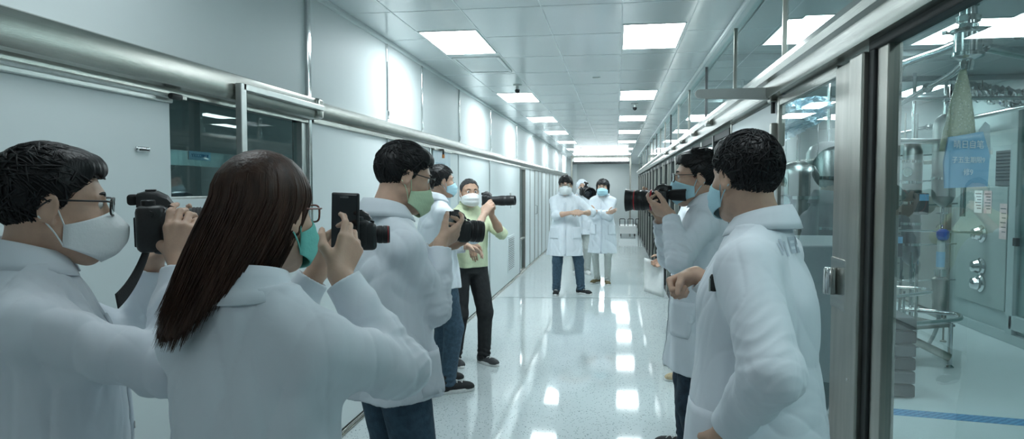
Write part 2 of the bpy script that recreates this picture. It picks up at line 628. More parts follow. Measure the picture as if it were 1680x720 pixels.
def folds(seed, freq, amp):
    """Cloth creases: a few crossing wave trains with sharpened crests."""
    r = np.random.default_rng(seed)
    K = r.normal(size=(4, 3)) * freq * A3(1, 1, 0.45)
    ph = r.uniform(0, 6.28, 8)
    K2 = r.normal(size=(4, 3)) * freq * 0.45
    K3 = r.normal(size=(3, 3)) * freq * 2.0
    def fn(X, Y, Z):
        d = 0
        for i in range(3):
            wv = np.sin(K2[i, 0] * Y * 1.7 + K2[i, 1] * Z * 1.7 + K2[i, 2] * X * 1.7 + ph[i])
            s_ = np.sin(K3[i, 0] * X + K3[i, 1] * Y + K3[i, 2] * Z * 0.7 + ph[7 - i] + 2.0 * wv)
            d = d + (0.45 - np.abs(s_)) * 0.20 * np.clip(wv - 0.1, 0, 1.0)
        for i in range(4):
            wv = np.sin(K2[i, 0] * X + K2[i, 1] * Y + K2[i, 2] * Z + ph[4 + i])
            s_ = np.sin(K[i, 0] * X + K[i, 1] * Y + K[i, 2] * Z + ph[i] + 1.6 * wv)
            d = d + (0.5 - np.sqrt(np.abs(s_) + 0.02)) * (0.6 + 0.4 * wv)
        return d * amp * 0.6
    return fn


def basis(phi, pitch=0.0, roll=0.0):
    f = A3(math.cos(phi), math.sin(phi), 0); r = A3(math.sin(phi), -math.cos(phi), 0); u = A3(0, 0, 1)
    cp, sp = math.cos(pitch), math.sin(pitch)
    f2 = f * cp + u * sp; u2 = u * cp - f * sp
    cr, sr = math.cos(roll), math.sin(roll)
    r2 = r * cr + u2 * sr; u3 = u2 * cr - r * sr
    return np.stack([r2, f2, u3], 1)


def cast_patch(bvh, O, U, V, dirv, off=0.004):
    """A sheet of points O + u U + v V thrown onto the cloth along dirv."""
    g = []
    for i in range(U[1]):
        row = []
        for j in range(V[1]):
            p = O + U[0] * (i / (U[1] - 1) - 0.5) + V[0] * (j / (V[1] - 1) - 0.5)
            h = bvh.ray_cast(Vector(p), Vector(dirv))
            if h[0] is None:
                h = bvh.find_nearest(Vector(p + dirv * 0.3))
            q = np.array(h[0]) - np.array(dirv) * off
            row.append(q)
        g.append(row)
    return g


def person(spec):
    P = dict(h=1.72, phiT=0, phiH=None, pitch=0, roll=0, build=1.0, res=0.005, hs=1.0, female=False, coat=True, hem=0.78, cuff=0.93,
             legs='denim', shoes=None, hair='short', mask=None, glasses=None, feet=((-0.10, 0.02, 8), (0.10, 0.02, 8)), lean=0.0, skin=SKIN,
             collar='shirt', seed=1, R=None, L=None, pocket=True, shrug=0.0, hairmat=HAIR, hunch=0.0, necklen=0.0)
    P.update(spec)
    s = P['h'] / 1.72
    hc = A3(*P['head'])
    phiT = math.radians(P['phiT']); phiH = math.radians(P['phiH'] if P['phiH'] is not None else P['phiT'])
    BT = basis(phiT)
    lat, fwd, up = BT[:, 0], BT[:, 1], BT[:, 2]
    BH = basis(phiH, math.radians(P['pitch']), math.radians(P['roll']))
    HS = s * P['hs']
    lean = P['lean']
    root = A3(hc[0], hc[1], 0) - fwd * (0.035 + lean + P['hunch']) * s
    hz = P['h'] - 0.117 * HS
    if abs(hz - hc[2]) > 0.03:
        print('HEAD z', P['label'][:30], 'by height', round(hz, 3), 'by pixel', round(float(hc[2]), 3))
    loc = lambda x, y, z: (lat * x + fwd * y) * s + up * z * s          # person-local, axes as the world's
    HC = A3(hc[0], hc[1], hz) - root
    t = thing('person', P['label'], 'person', root, P.get('group'))
    b = P['build']; fem = P['female']
    shx = (0.148 if fem else 0.170) * (0.5 + 0.5 * b)
    ln = lambda z: lean * max(0, (z - 0.95)) / 0.52
    shz = 1.37 + P['shrug']
    SH = {1: loc(shx, ln(1.40) - 0.012, shz), -1: loc(-shx, ln(1.41) - 0.01, shz)}
    NB = loc(0, ln(1.47) - 0.018, 1.468)
    res = P['res']
    arms = {}
    for side, key in ((1, 'R'), (-1, 'L')):
        a = P[key]
        if a is None:
            a = dict(hang=True)
        if a.get('hang'):
            Wp = SH[side] + loc(side * a.get('out', 0.075), a.get('fw', 0.05), -0.535)
            D = loc(-side * 0.05, a.get('df', 0.18), -1) / s; N = -lat * side
            pole = loc(side * 0.3, -1, 0)
        else:
            Wp = A3(*a['w']) - root if 'w' in a else loc(*a['wl'])
            D = BT @ A3(*a['D']); N = BT @ A3(*a['N'])
            pole = BT @ A3(*a.get('pole', (side * 0.35, -0.2, -1)))
        EL = ik(SH[side], Wp, 0.29 * s, 0.25 * s, pole)
        reach = np.linalg.norm(Wp - SH[side])
        if reach > 0.54 * s:
            print('REACH', P['label'][:30], key, round(float(reach), 3), 'of', round(0.54 * s, 3))
        arms[side] = dict(S=SH[side], E=EL, W=Wp, D=nrm(D), N=nrm(N), curl=a.get('curl', (0.25, 0.35, 0.25)), thumb=a.get('thumb', (0.25, 0.2)))
    # ---------------- legs
    legs = {}
    for side, ft in ((-1, P['feet'][0]), (1, P['feet'][1])):
        hip = loc(side * 0.088, 0, 0.90)
        ank = loc(ft[0], ft[1] - 0.03, 0.085)
        kp = basis(phiT - math.radians(ft[2]) * side)[:, 1]
        knee = ik(hip, ank, 0.425 * s, 0.405 * s, kp)
        legs[side] = (hip, knee, ank, phiT - math.radians(ft[2]) * side)
    pts = [HC, NB] + [x for a in arms.values() for x in (a['S'], a['E'], a['W'], a['W'] + a['D'] * 0.2)] + [x for l in legs.values() for x in l[:3]]
    lo = np.min(pts, 0) - 0.16; hi = np.max(pts, 0) + 0.16
    lo[2] = -0.01; hi[2] = max(hi[2], HC[2] + 0.14 * HS) + 0.01
    # ---------------- body: one continuous skin
    f = Field(lo, hi, res)
    for z0, z1, r0, r1 in ((0.90, 1.08, (0.14, 0.10), (0.125, 0.085)), (1.08, 1.30, (0.125, 0.085), (0.145, 0.10)), (1.30, 1.40, (0.145, 0.10), (0.12, 0.075))):
        f.add(etube(loc(0, ln(z0), z0), loc(0, ln(z1), z1), np.array(r0) * s * b, np.array(r1) * s * b, lat, fwd, 0.04), 0.03)
    nb2 = HC + BH @ (A3(0, -0.022, -0.055) * HS)
    f.add(cap(NB - up * 0.02, nb2, 0.060 * s * (0.86 if fem else 1), 0.054 * HS * (0.86 if fem else 1)), 0.03)
    for sd in (1, -1):
        a = arms[sd]
        f.add(cap(NB - up * 0.03 * s, a['S'], 0.045 * s, 0.045 * s), 0.03)
        f.add(cap(a['S'], a['E'], 0.043 * s * b, 0.036 * s * b), 0.02)
        f.add(cap(a['E'], a['E'] * 0.6 + a['W'] * 0.4, 0.036 * s * b, 0.038 * s * b), 0.02)
        f.add(cap(a['E'] * 0.6 + a['W'] * 0.4, a['W'], 0.038 * s * b, 0.026 * s), 0.02)
        hip, kn, an, ph = legs[sd]
        f.add(cap(hip, kn, 0.078 * s * b, 0.048 * s), 0.03)
        f.add(cap(kn, an, 0.050 * s, 0.034 * s), 0.02)
        ff = basis(ph)[:, 1]
        f.add(cap(an - up * 0.035 * s, an + ff * 0.11 * s - up * 0.05 * s, 0.034 * s, 0.024 * s), 0.02)
    ho, hsub, ears = head_prims(HC, BH, HS, True, fem)
    for pr, k in ho: f.add(pr, k * HS if k else 0.02)
    for pr, k in hsub: f.add(pr, k * HS, 's')
    for pr, k, op in ears: f.add(pr, k * HS, op)
    for sd in (1, -1):
        a = arms[sd]
        for pr, k in hand_prims(a['W'], a['D'], a['N'], sd, a['curl'], a['thumb'], s * (0.92 if fem else 1.0)):
            f.add(pr, k)
    V, Fc = f.mesh(1)
    body = link('body', mesh_from('body', V, Fc), P['skin'], t)
    hb = BVHTree.FromPolygons([tuple(v) for v in V[V[:, 2] > HC[2] - 0.2]], [], all_triangles=False) if False else None
    HW = lambda x, y, z: HC + BH @ (A3(x, y, z) * HS)
    HM = Matrix.Translation(Vector(HC)) @ Matrix([list(BH[i]) for i in range(3)]).to_4x4() @ Matrix.Scale(HS, 4)
    # ---------------- eyes, brows
    if P.get('face', True):
        for q in (-1, 1):
            mb = MB()
            mb.lathe([(0, 0.0128)] + [(0.0128 * math.sin(k * math.pi / 12), 0.0128 * math.cos(k * math.pi / 12)) for k in range(1, 12)] + [(0, -0.0128)], c=(q * 0.031, 0.0775, 0.006), axis=(0, 1, 0), n=20, M=HM)
            eo = mb.build('eye', [EYE_W, EYE_D], t, True)
            cen = np.array(HW(q * 0.031, 0.0775, 0.006))
            for pl in eo.data.polygons:
                if (np.array(pl.center) - cen) @ BH[:, 1] > 0.0108 * HS: pl.material_index = 1
            mb = MB()
            mb.tube([(q * 0.014, 0.0935, 0.0255), (q * 0.030, 0.0905, 0.0305), (q * 0.048, 0.0755, 0.0275)], [0.0035, 0.004, 0.0015], 6, M=HM)
            mb.build('eyebrow', HAIR, t, True)
    # ---------------- hair
    make_hair(P, t, HC, BH, HS, HM)
    # ---------------- mask
    if P['mask']:
        kind, mm = P['mask']
        g = []
        nu, nv = 29, 17
        dz = P.get('mask_drop', 0.0)
        for j in range(nv):
            v = j / (nv - 1); row = []
            for i in range(nu):
                u = -1 + 2 * i / (nu - 1); au = abs(u)
                zt = -0.004 - 0.034 * au ** 1.3; zb = -0.119 + 0.036 * au ** 1.5
                z = zt + (zb - zt) * v + dz
                yc = np.interp(v, [0, 0.3, 0.6, 0.85, 1], [0.106, 0.132, 0.130, 0.118, 0.094])
                cs = math.cos(u * math.pi / 2) ** 0.85
                ys = 0.016
                y = ys + (yc - ys) * cs
                if kind == 'fold':
                    y += 0.016 * math.exp(-(u / 0.22) ** 2) * math.sin(math.pi * min(1, v * 0.9 + 0.08))
                else:
                    y += 0.0028 * math.sin(v * 3.2 * 2 * math.pi) * cs
                x = 0.0765 * math.sin(au * math.pi / 2) ** 0.92 * (1 if u > 0 else -1)
                row.append((x, y, z))
            g.append(row)
        mo = MB().sheet(g, M=HM).build('face_mask', mm, t, True, solid=0.0025)
        for q in (-1, 1):
            for zz in (-0.040, -0.082):
                e1 = (q * 0.083, -0.004, 0.026) if zz > -0.05 else (q * 0.081, -0.010, -0.036)
                mb = MB()
                mb.tube(bez((q * 0.0755, 0.018, zz + dz), (q * 0.082, 0.006, zz * 0.6 + (0.012 if zz > -0.05 else -0.01)), e1, (q * 0.080, -0.028, e1[2] * 0.6), n=10), 0.0017, 6, M=HM)
                mb.build('ear_loop', mm if kind != 'fold' else MASK_W, mo, True)
    # ---------------- glasses
    if P['glasses']:
        fm = P['glasses']
        mb = MB(); lenses = []
        yb = 0.113
        for q in (-1, 1):
            c = []
            for k in range(28):
                th = 2 * math.pi * k / 28
                ex = 0.6
                cx = math.copysign(abs(math.cos(th)) ** ex, math.cos(th)) * 0.0255
                cz = math.copysign(abs(math.sin(th)) ** ex, math.sin(th)) * 0.0185
                X_ = q * 0.034 + cx
                c.append((X_, yb - 0.9 * X_ * X_ * 4, 0.003 + cz))
            mb.tube(c + [c[0]], 0.0022, 8, M=HM)
            lenses.append(c)
            mb.tube([(q * 0.0595, yb - 0.0125, 0.013), (q * 0.071, yb - 0.022, 0.014), (q * 0.082, 0.02, 0.012), (q * 0.084, -0.010, 0.012), (q * 0.083, -0.030, -0.006)], 0.002, 8, M=HM)
        mb.tube([(-0.009, yb, 0.007), (0, yb + 0.002, 0.009), (0.009, yb, 0.007)], 0.002, 8, M=HM)
        go = mb.build('glasses', fm, t, True)
        for c in lenses:
            b2 = MB(); b2.slab(c, (0, 1, 0), 0.001, M=HM); b2.build('lens', LENS_GLASS, go)
    # ---------------- trousers
    tm = {'denim': DENIM, 'dark': DENIM_DARK, 'black': BLACK_CLOTH, 'pale': PALE_CLOTH}[P['legs']]
    lo2 = np.min([x for l in legs.values() for x in l[:3]], 0) - 0.17; hi2 = np.max([x for l in legs.values() for x in l[:3]], 0) + 0.17
    lo2[2] = 0.01; hi2[2] = 1.06 * s
    f = Field(lo2, hi2, max(res, 0.006))
    fo = folds(P['seed'] + 40, 26, 0.006)
    lw = P.get('legw', 1.0) * b
    f.add(etube(loc(0, 0, 0.86), loc(0, 0, 1.0), (0.165 * s * b, 0.125 * s * b), (0.15 * s * b, 0.11 * s * b), lat, fwd, 0.04), 0.0)
    for sd in (1, -1):
        hip, kn, an, ph = legs[sd]
        dd = lambda X, Y, Z, tq: fo(X, Y, Z)
        f.add(cap(hip + up * 0.02, kn, 0.102 * s * lw, 0.072 * s * lw, dd), 0.03)
        def d2(X, Y, Z, tq, fo=fo):
            return fo(X, Y, Z) + 0.005 * np.sin(Z * 150 + 2 * np.sin(X * 40) + 2 * np.sin(Y * 37)) * np.clip((tq - 0.72) * 4, 0, 1)
        f.add(cap(kn, an - up * 0.015, 0.070 * s * lw, 0.056 * s * lw, d2), 0.025)
    f.add(halfspace(A3(0, 0, 0.055 * s), (0, 0, -1), lo2, hi2), op='i')
    V, Fc = f.mesh(1)
    link('trousers', mesh_from('trousers', V, Fc), tm, t)
    # ---------------- shoes
    sm, lace, high = P['shoes'] or (SHOE_BLACK, True, False)
    for sd in (-1, 1):
        make_shoe(t, legs[sd][2], legs[sd][3], s * P.get('shoescale', 1.0), sm, lace, high)
    # ---------------- coat / top
    if P['coat']:
        make_coat(P, t, s, loc, lat, fwd, up, NB, SH, arms, ln, HC, res)
    return t, root, dict(HC=HC, BH=BH, BT=BT, arms=arms)


def make_shoe(t, an, ph, s, m, lace, high):
    B = basis(ph); fx, rt, up = B[:, 1], B[:, 0], B[:, 2]
    o = A3(an[0], an[1], 0)
    w = lambda x, y, z: o + (rt * x + fx * y + up * z) * s
    lo = w(0, 0, 0) - 0.26; hi = w(0, 0, 0) + 0.26; lo[2] = -0.01; hi[2] = 0.2 * s
    f = Field(lo, hi, 0.005)
    f.add(ell(w(0, -0.035, 0.045), np.array((0.038, 0.05, 0.055)) * s, B))
    f.add(ell(w(0, 0.07, 0.03), np.array((0.043, 0.095, 0.042)) * s, B), 0.03)
    f.add(ell(w(0, 0.145, 0.027), np.array((0.041, 0.050, 0.030)) * s, B), 0.03)
    f.add(cap(w(0, -0.015, 0.05), w(0, -0.02, 0.11 if not high else 0.15), 0.044 * s, 0.043 * s), 0.03)
    f.add(cap(w(0, -0.018, 0.10), w(0, -0.02, 0.2), 0.035 * s, 0.036 * s), 0.006, 's')
    f.add(halfspace(w(0, 0, 0.018), (0, 0, -1), lo, hi), op='i')
    V, F = f.mesh(1)
    so = link('shoe', mesh_from('shoe', V, F), m, t)
    out = []
    for k in range(36):
        a = 2 * math.pi * k / 36
        y = 0.055 + 0.142 * math.sin(a)
        wd = 0.040 + 0.007 * math.sin((y + 0.085) / 0.28 * math.pi * 0.9)
        out.append((math.copysign(abs(math.cos(a)) ** 0.7, math.cos(a)) * wd, y))
    mb = MB()
    g = [[w(x * q, 0.055 + (y - 0.055) * q, z) for x, y in out] for q, z in ((0.93, 0.0), (1.0, 0.004), (1.01, 0.022), (0.985, 0.027), (0.9, 0.027))]
    mb.sheet(g, close_u=True)
    mb.bm.faces.new([mb.bm.verts.new(tuple(p)) for p in g[0]])
    mb.bm.faces.new([mb.bm.verts.new(tuple(p)) for p in g[-1]])
    mb.build('sole', RUBBER_W, so, True, angle=40)
    if lace:
        mb = MB()
        bv = BVHTree.FromPolygons([tuple(v) for v in V], [tuple(q) for q in F])
        for k in range(5):
            y = 0.035 + k * 0.018
            row = []
            for x in np.linspace(-0.022, 0.022, 7):
                h = bv.ray_cast(Vector(w(x, y + 0.010 * (x / 0.022) * (1 if k % 2 else -1), 0.2)), Vector((0, 0, -1)))
                if h[0] is not None: row.append(np.array(h[0]) + up * 0.002)
            if len(row) > 2: mb.tube(row, 0.0026, 6)
        mb.build('lace', RUBBER_W, so, True)


def make_hair(P, t, HC, BH, HS, HM):
    st = P['hair']
    rng = np.random.default_rng(P['seed'] + 11)
    hm = P['hairmat']
    HW = lambda x, y, z: HC + BH @ (A3(x, y, z) * HS)
    vol = P.get('hairvol', 1.0)
    lo = HC - 0.17 * HS; hi = HC + 0.17 * HS
    if st in ('short', 'thin', 'bowl', 'bob'):
        res = min(P['res'], 0.005)
        f = Field(lo, hi, res)
        e = {'short': (0.0845, 0.107, 0.0965), 'thin': (0.0795, 0.101, 0.088), 'bowl': (0.089, 0.112, 0.098), 'bob': (0.092, 0.113, 0.097)}[st]
        c0 = A3(0, -0.010, 0.033)
        e = np.array(e); e = np.array((0.078, 0.099, 0.085)) + (e - np.array((0.078, 0.099, 0.085))) * vol
        f.add(ell(HW(*c0), e * HS, BH))
        top = P.get('quiff', 0.0)
        if top:
            f.add(ell(HW(0, 0.045, 0.085), np.array((0.062, 0.05, 0.030)) * HS * top, BH), 0.03)
        ys = [-0.13, -0.05, -0.025, -0.004, 0.012, 0.03, 0.05, 0.075, 0.12]
        zc = {'short': [-0.084, -0.076, -0.045, 0.022, -0.004, 0.030, 0.050, 0.066, 0.07],
              'thin': [-0.055, -0.050, -0.030, 0.022, 0.004, 0.036, 0.066, 0.082, 0.09],
              'bowl': [-0.060, -0.050, -0.025, 0.010, 0.000, 0.016, 0.024, 0.034, 0.036],
              'bob': [-0.095, -0.090, -0.085, -0.080, -0.072, -0.05, 0.030, 0.040, 0.044]}[st]
        def cut(X, Y, Z):
            y = _dot(X, Y, Z, HC, BH[:, 1]) / HS; z = _dot(X, Y, Z, HC, BH[:, 2]) / HS; x = _dot(X, Y, Z, HC, BH[:, 0]) / HS
            yb, zb, xb = np.broadcast_arrays(y, z, x)
            lim = np.interp(yb, ys, zc) + 0.004 * np.sin(xb * 160) + 0.003 * np.sin(yb * 210)
            return (lim - zb) * 0.75 * HS
        if st == 'bob':
            for q in (-1, 1):
                f.add(cap(HW(q * 0.070, -0.01, 0.03), HW(q * 0.072, 0.012, -0.085), 0.026 * HS, 0.022 * HS), 0.02)
            f.add(cap(HW(0, -0.07, 0.0), HW(0, -0.065, -0.085), 0.05 * HS, 0.045 * HS), 0.03)
            ZB = -0.098
        f.add((cut, lo, hi), op='i')
        # the face stays free
        if st == 'bob':
            f.add(ell(HW(0, 0.10, -0.035), np.array((0.058, 0.075, 0.078)) * HS, BH), 0.008, 's')
        V, F = f.mesh(1)
        # tousle
        q = (V - HC) @ BH / HS
        amp = 0.0016 if st != 'thin' else 0.0008
        nz = np.sin(q[:, 0] * 210 + 3 * np.sin(q[:, 1] * 45)) * np.sin(q[:, 1] * 60 + 2 * np.sin(q[:, 0] * 80)) + 0.6 * np.sin(q[:, 0] * 95 + q[:, 2] * 60 + 1.7)
        d = q - c0; d /= np.linalg.norm(d, axis=1)[:, None]
        V = V + (BH @ (d * nz[:, None] * amp * HS).T).T
        ho = link('hair', mesh_from('hair', V, F), hm, t)
        if P.get('locks', 350) > 0:
            locks(ho, P, rng, HC, BH, HS, ys, zc, e, c0, hm, st)
    elif st == 'long':
        long_hair(P, t, HC, BH, HS, rng, hm)
    elif st == 'cap':
        f = Field(lo, hi, 0.006)
        f.add(ell(HW(0, -0.012, 0.03), np.array((0.092, 0.115, 0.100)) * HS, BH))
        f.add(cap(HW(0, -0.05, -0.02), HW(0, -0.045, -0.10), 0.078 * HS, 0.09 * HS), 0.03)
        f.add(ell(HW(0, 0.12, -0.02), np.array((0.062, 0.10, 0.085)) * HS, BH), 0.01, 's')
        fo = folds(5, 60, 0.004)
        V, F = f.mesh(1)
        V = V + 0.004 * np.sin(V * 90)
        link('hood', mesh_from('hood', V, F), COAT, t)


def locks(ho, P, rng, HC, BH, HS, ys, zc, e, c0, hm, st):
    """Tapered locks combed over the cap of hair."""
    n = P.get('locks', 350)
    mb_v, mb_f = [], []
    crown = A3(0.01, -0.055, 0.11)
    made = 0
    while made < n:
        d = nrm(rng.normal(size=3))
        p = c0 + d * e * 0.985
        if p[2] < np.interp(p[1], ys, zc) + 0.012: continue
        made += 1
        g = p - crown
        tang = g - d * (g @ d)
        tang = nrm(tang + 0.07 * rng.normal(size=3))
        ff = P.get('comb', (0, 0, 0))
        tang = nrm(tang + A3(*ff) * (1 if p[2] > 0.05 else 0.2))
        L = rng.uniform(0.035, 0.070) * (1.0 if st != 'thin' else 0.5)
        pts = []
        lift = rng.uniform(0.4, 1.4)
        for k in range(7):
            u = k / 6
            q = p + tang * L * u
            dd = (q - c0) / e
            q = c0 + dd / np.linalg.norm(dd) * e * (1.0 + 0.022 * math.sin(u * 2.4) * lift)
            q[2] = max(q[2], np.interp(q[1], ys, zc) - 0.006)
            pts.append(q)
        W0 = rng.uniform(0.0016, 0.0034)
        base = len(mb_v)
        side = nrm(np.cross(tang, d))
        for k, q in enumerate(pts):
            r = W0 * (1 - (k / 6) ** 1.6) + 0.0003
            for (a_, b_) in ((1, 0), (0, 0.9), (-1, 0), (0, -0.9)):
                mb_v.append(HC + BH @ ((q + side * r * a_ + d * r * b_) * HS))
        for k in range(6):
            for j in range(4):
                a0 = base + k * 4 + j; a1 = base + k * 4 + (j + 1) % 4
                mb_f.append((a0, a1, a1 + 4, a0 + 4))
    o = link('hair_locks', mesh_from('hair_locks', mb_v, mb_f), hm, ho)
    o['kind'] = 'stuff'


def long_hair(P, t, HC, BH, HS, rng, hm):
    """Straight hair falling over the back: a solid fall with strands laid on it. Head frame, cut free of the face."""
    L = P['hairlen']
    sweep = P.get('sweep', (0, 0, 0))
    def path(th, rr, lenf=1.0, n=18, tendril=False):
        """th: direction about the head (0 = face, 180 back); returns points from crown to tip."""
        c, s_ = math.cos(th), math.sin(th)
        pts = []
        top = A3(0.0, -0.012, 0.033)
        ex = np.array((0.086, 0.106, 0.094)) * rr
        for k in range(7):
            a = math.radians(8 + 82 * k / 6)
            pts.append(top + A3(math.sin(a) * s_, math.sin(a) * c, math.cos(a)) * ex)
        last = pts[-1].copy()
        if not tendril:
            lenf = lenf * float(np.interp(math.degrees(th), P.get('lenprof', ([0, 360], [1, 1]))[0], P.get('lenprof', ([0, 360], [1, 1]))[1]))
        m = n - 7
        for k in range(1, m + 1):
            u = k / m
            z = last[2] - u * L * lenf
            fl = 1 + 0.12 * math.sin(min(1, u * 1.8) * math.pi * 0.5) - 0.12 * u * u
            x = last[0] * fl + sweep[0] * u ** 1.25
            y = last[1] * (fl if last[1] < 0 else 1.0) + sweep[1] * u ** 1.25 - 0.012 * u
            if last[1] > 0: y = last[1] * (1 - 0.7 * u) + sweep[1] * u
            pts.append(A3(x, y, z))
        return pts
    W = lambda p: HC + BH @ (np.asarray(p) * HS)
    g = []
    ths = np.radians(np.linspace(48, 312, 44))
    cols = [path(th, 0.985, 1.0 - 0.12 * abs(math.sin(i * 1.7)) * 0.5) for i, th in enumerate(ths)]
    grid = [[W(cols[i][k]) for i in range(len(cols))] for k in range(18)]
    ho = MB().sheet(grid).build('hair', hm, t, True, solid=0.012)
    V, F = [], []
    for i in range(P.get('strands', 1500)):
        th = math.radians(rng.uniform(42, 318))
        tend = 2.05 < th < 2.4 and rng.uniform() < 0.12
        pts = path(th, 1.0 + rng.uniform(-0.01, 0.035), rng.uniform(0.80, 1.06) * (0.72 if tend else 1), tendril=tend)
        off = rng.normal(size=3) * A3(0.003, 0.003, 0)
        tw = rng.uniform(0, 6.28); wob = rng.uniform(0, 0.005)
        r0 = rng.uniform(0.0008, 0.0019)
        base = len(V); n = len(pts)
        for k, p in enumerate(pts):
            u = k / (n - 1)
            q = p + off * u + A3(math.sin(tw + u * 7), math.cos(tw + u * 6), 0) * wob * u
            r = r0 * (1 - u ** 4) + 0.0002
            rad = nrm(A3(math.sin(th), math.cos(th), 0)); tn = A3(math.cos(th), -math.sin(th), 0)
            for a_, b_ in ((1.3, 0), (0, 1), (-1.3, 0)):
                V.append(W(q + tn * r * a_ + rad * r * b_))
        for k in range(n - 1):
            for j in range(3):
                a0 = base + k * 3 + j; a1 = base + k * 3 + (j + 1) % 3
                F.append((a0, a1, a1 + 3, a0 + 3))
    o = link('hair_strands', mesh_from('hair_strands', V, F), hm, ho)
    o['kind'] = 'stuff'


def make_coat(P, t, s, loc, lat, fwd, up, NB, SH, arms, ln, HC, res):
    b = P['build']; seed = P['seed']
    top = P['coat']
    hem = P['hem'] / s
    fl = P.get('flare', 1.0)
    cres = P.get('coatres', res)
    pts = [NB + up * 0.06] + [x for a in arms.values() for x in (a['S'], a['E'], a['W'])] + [loc(x, y, hem) for x in (-0.3, 0.3) for y in (-0.24, 0.24)]
    lo = np.min(pts, 0) - 0.11; hi = np.max(pts, 0) + 0.11
    lo[2] = hem * s - 0.02
    f = Field(lo, hi, cres)
    rng = np.random.default_rng(seed)
    ph = rng.uniform(0, 6.28, 6)
    fo = folds(seed, P.get('foldfreq', 19), P.get('foldamp', 0.0145))
    hemz = hem * s
    def drape(X, Y, Z, ol, of):
        th = np.arctan2(of, ol)
        u = np.clip((1.12 * s - Z) / (1.12 * s - hemz + 1e-3), 0, 1)
        v = 0.011 * u * (np.sin(5 * th + ph[0] + 1.2 * np.sin(Z * 5 + ph[1])) + 0.5 * np.sin(9 * th + ph[2] + Z * 3)) + fo(X, Y, Z)
        return v
    fat = P.get('belly', 0.0)
    lv = [(hem - 0.05, (0.235 * fl, 0.185 * fl)), (0.93, (0.208 * (0.5 + fl / 2), 0.165 * (0.5 + fl / 2))), (1.10, (0.182, 0.142 + fat)), (1.28, (0.186, 0.140 + fat * 0.4)), (1.385, (0.155, 0.095))]
    if P['female']:
        lv = [(z, (r[0] * 0.92, r[1] * 0.95)) for z, r in lv]
    if hem > 0.9:
        lv = [(hem - 0.05, (0.195 * fl, 0.155 * fl))] + lv[2:]
    lv2 = lv + [(1.43, (0.115, 0.075)), (1.462, (0.070, 0.055))]
    f.add(ptube([z * s for z, r in lv2], [loc(0, ln(z), z) for z, r in lv2], [r[0] * s * b for z, r in lv2], [r[1] * s * b for z, r in lv2], lat, fwd, drape), 0.0)
    for sd in (1, -1):
        a = arms[sd]
        f.add(cap(NB + (a['S'] - NB) * 0.15 - up * 0.012 * s, a['S'] - up * 0.01 * s, 0.056 * s, 0.054 * s * (0.5 + 0.5 * b), lambda X, Y, Z, tq: fo(X, Y, Z) * 0.5), 0.05)
    cuffs = []
    for sd in (1, -1):
        a = arms[sd]
        S, E, W = a['S'], a['E'], a['W']
        cf = P['cuff'] if not isinstance(P['cuff'], dict) else P['cuff'][sd]
        C = E + (W - E) * cf
        ax = nrm(W - E); ua = nrm(E - S)
        bend = nrm(S - E + W - E); crook = float(np.clip(1.0 - nrm(S - E) @ -nrm(W - E), 0.25, 1))
        hp = rng.uniform(0, 6.28, 6)
        def sl(X, Y, Z, tq, o, axv, near, hp=hp, bend=bend, E=E):
            rr = np.sqrt((X - E[0]) ** 2 + (Y - E[1]) ** 2 + (Z - E[2]) ** 2)
            side = ((X - E[0]) * bend[0] + (Y - E[1]) * bend[1] + (Z - E[2]) * bend[2]) / 0.06
            along = _dot(X, Y, Z, o, axv)
            win = np.exp(-(rr / 0.10) ** 2) * crook
            ring = np.sin(along * 105 + hp[0] + 1.5 * side + 2.2 * np.sin(X * 33 + hp[1]) + 1.2 * np.sin(Y * 29 + hp[2]))
            return fo(X, Y, Z) * 0.7 + 0.0042 * win * (np.abs(ring) - 0.5) * 1.6 + 0.003 * np.sin(along * 24 + 4 * side + hp[3] + 2 * np.sin(X * 15 + Y * 11))
        sw = P.get('sleevew', 1.0) * (0.5 + 0.5 * b)
        f.add(cap(S - up * 0.008 * s, E, 0.058 * s * sw, 0.054 * s * sw, lambda X, Y, Z, tq: sl(X, Y, Z, tq, S, ua, 0)), 0.035)
        cr = 0.042 if P.get('cuffw') is None else P['cuffw']
        M_ = E + (C - E) * 0.70
        f.add(cap(E, M_, 0.056 * s * sw, (cr + 0.004) * s, lambda X, Y, Z, tq: sl(X, Y, Z, tq, E, ax, 0)), 0.018)
        f.add(flat_cone(M_ - ax * 0.01, C, (cr + 0.004) * s, cr * s), 0.006)
        cuffs.append((C, ax, cr * s))
    # cut the hem and open the cuffs and the skirt
    f.add(halfspace(A3(0, 0, hemz), (0, 0, -1), lo, hi), op='i')
    for (z0, r0), (z1, r1) in list(zip(lv, lv[1:]))[:1]:
        f.add(etube(loc(0, ln(z0), hem - 0.1), loc(0, ln(z1), hem + 0.12), (np.array(r0) - 0.040) * s * b, (np.array(r0) - 0.065) * s * b, lat, fwd, 0.04), 0.0, 's')
    for C, ax, cr in cuffs:
        f.add(cyl(C - ax * 0.03, C + ax * 0.012, cr - 0.008), 0.0, 's')
    nk = P.get('neckhole', 0.068)
    f.add(cap(NB + up * 0.035 * s, NB + (HC - NB) * 0.9, nk * s, (nk + 0.015) * s), 0.012, 's')
    V, F = f.mesh(2)
    name = P.get('topname', 'lab_coat')
    cm = P.get('coatmat', COAT)
    co = link(name, mesh_from(name, V, F), cm, t)
    bv = BVHTree.FromPolygons([tuple(v) for v in V], [tuple(q) for q in F])
    tr = P.get('trimmat', COAT_SEAM)
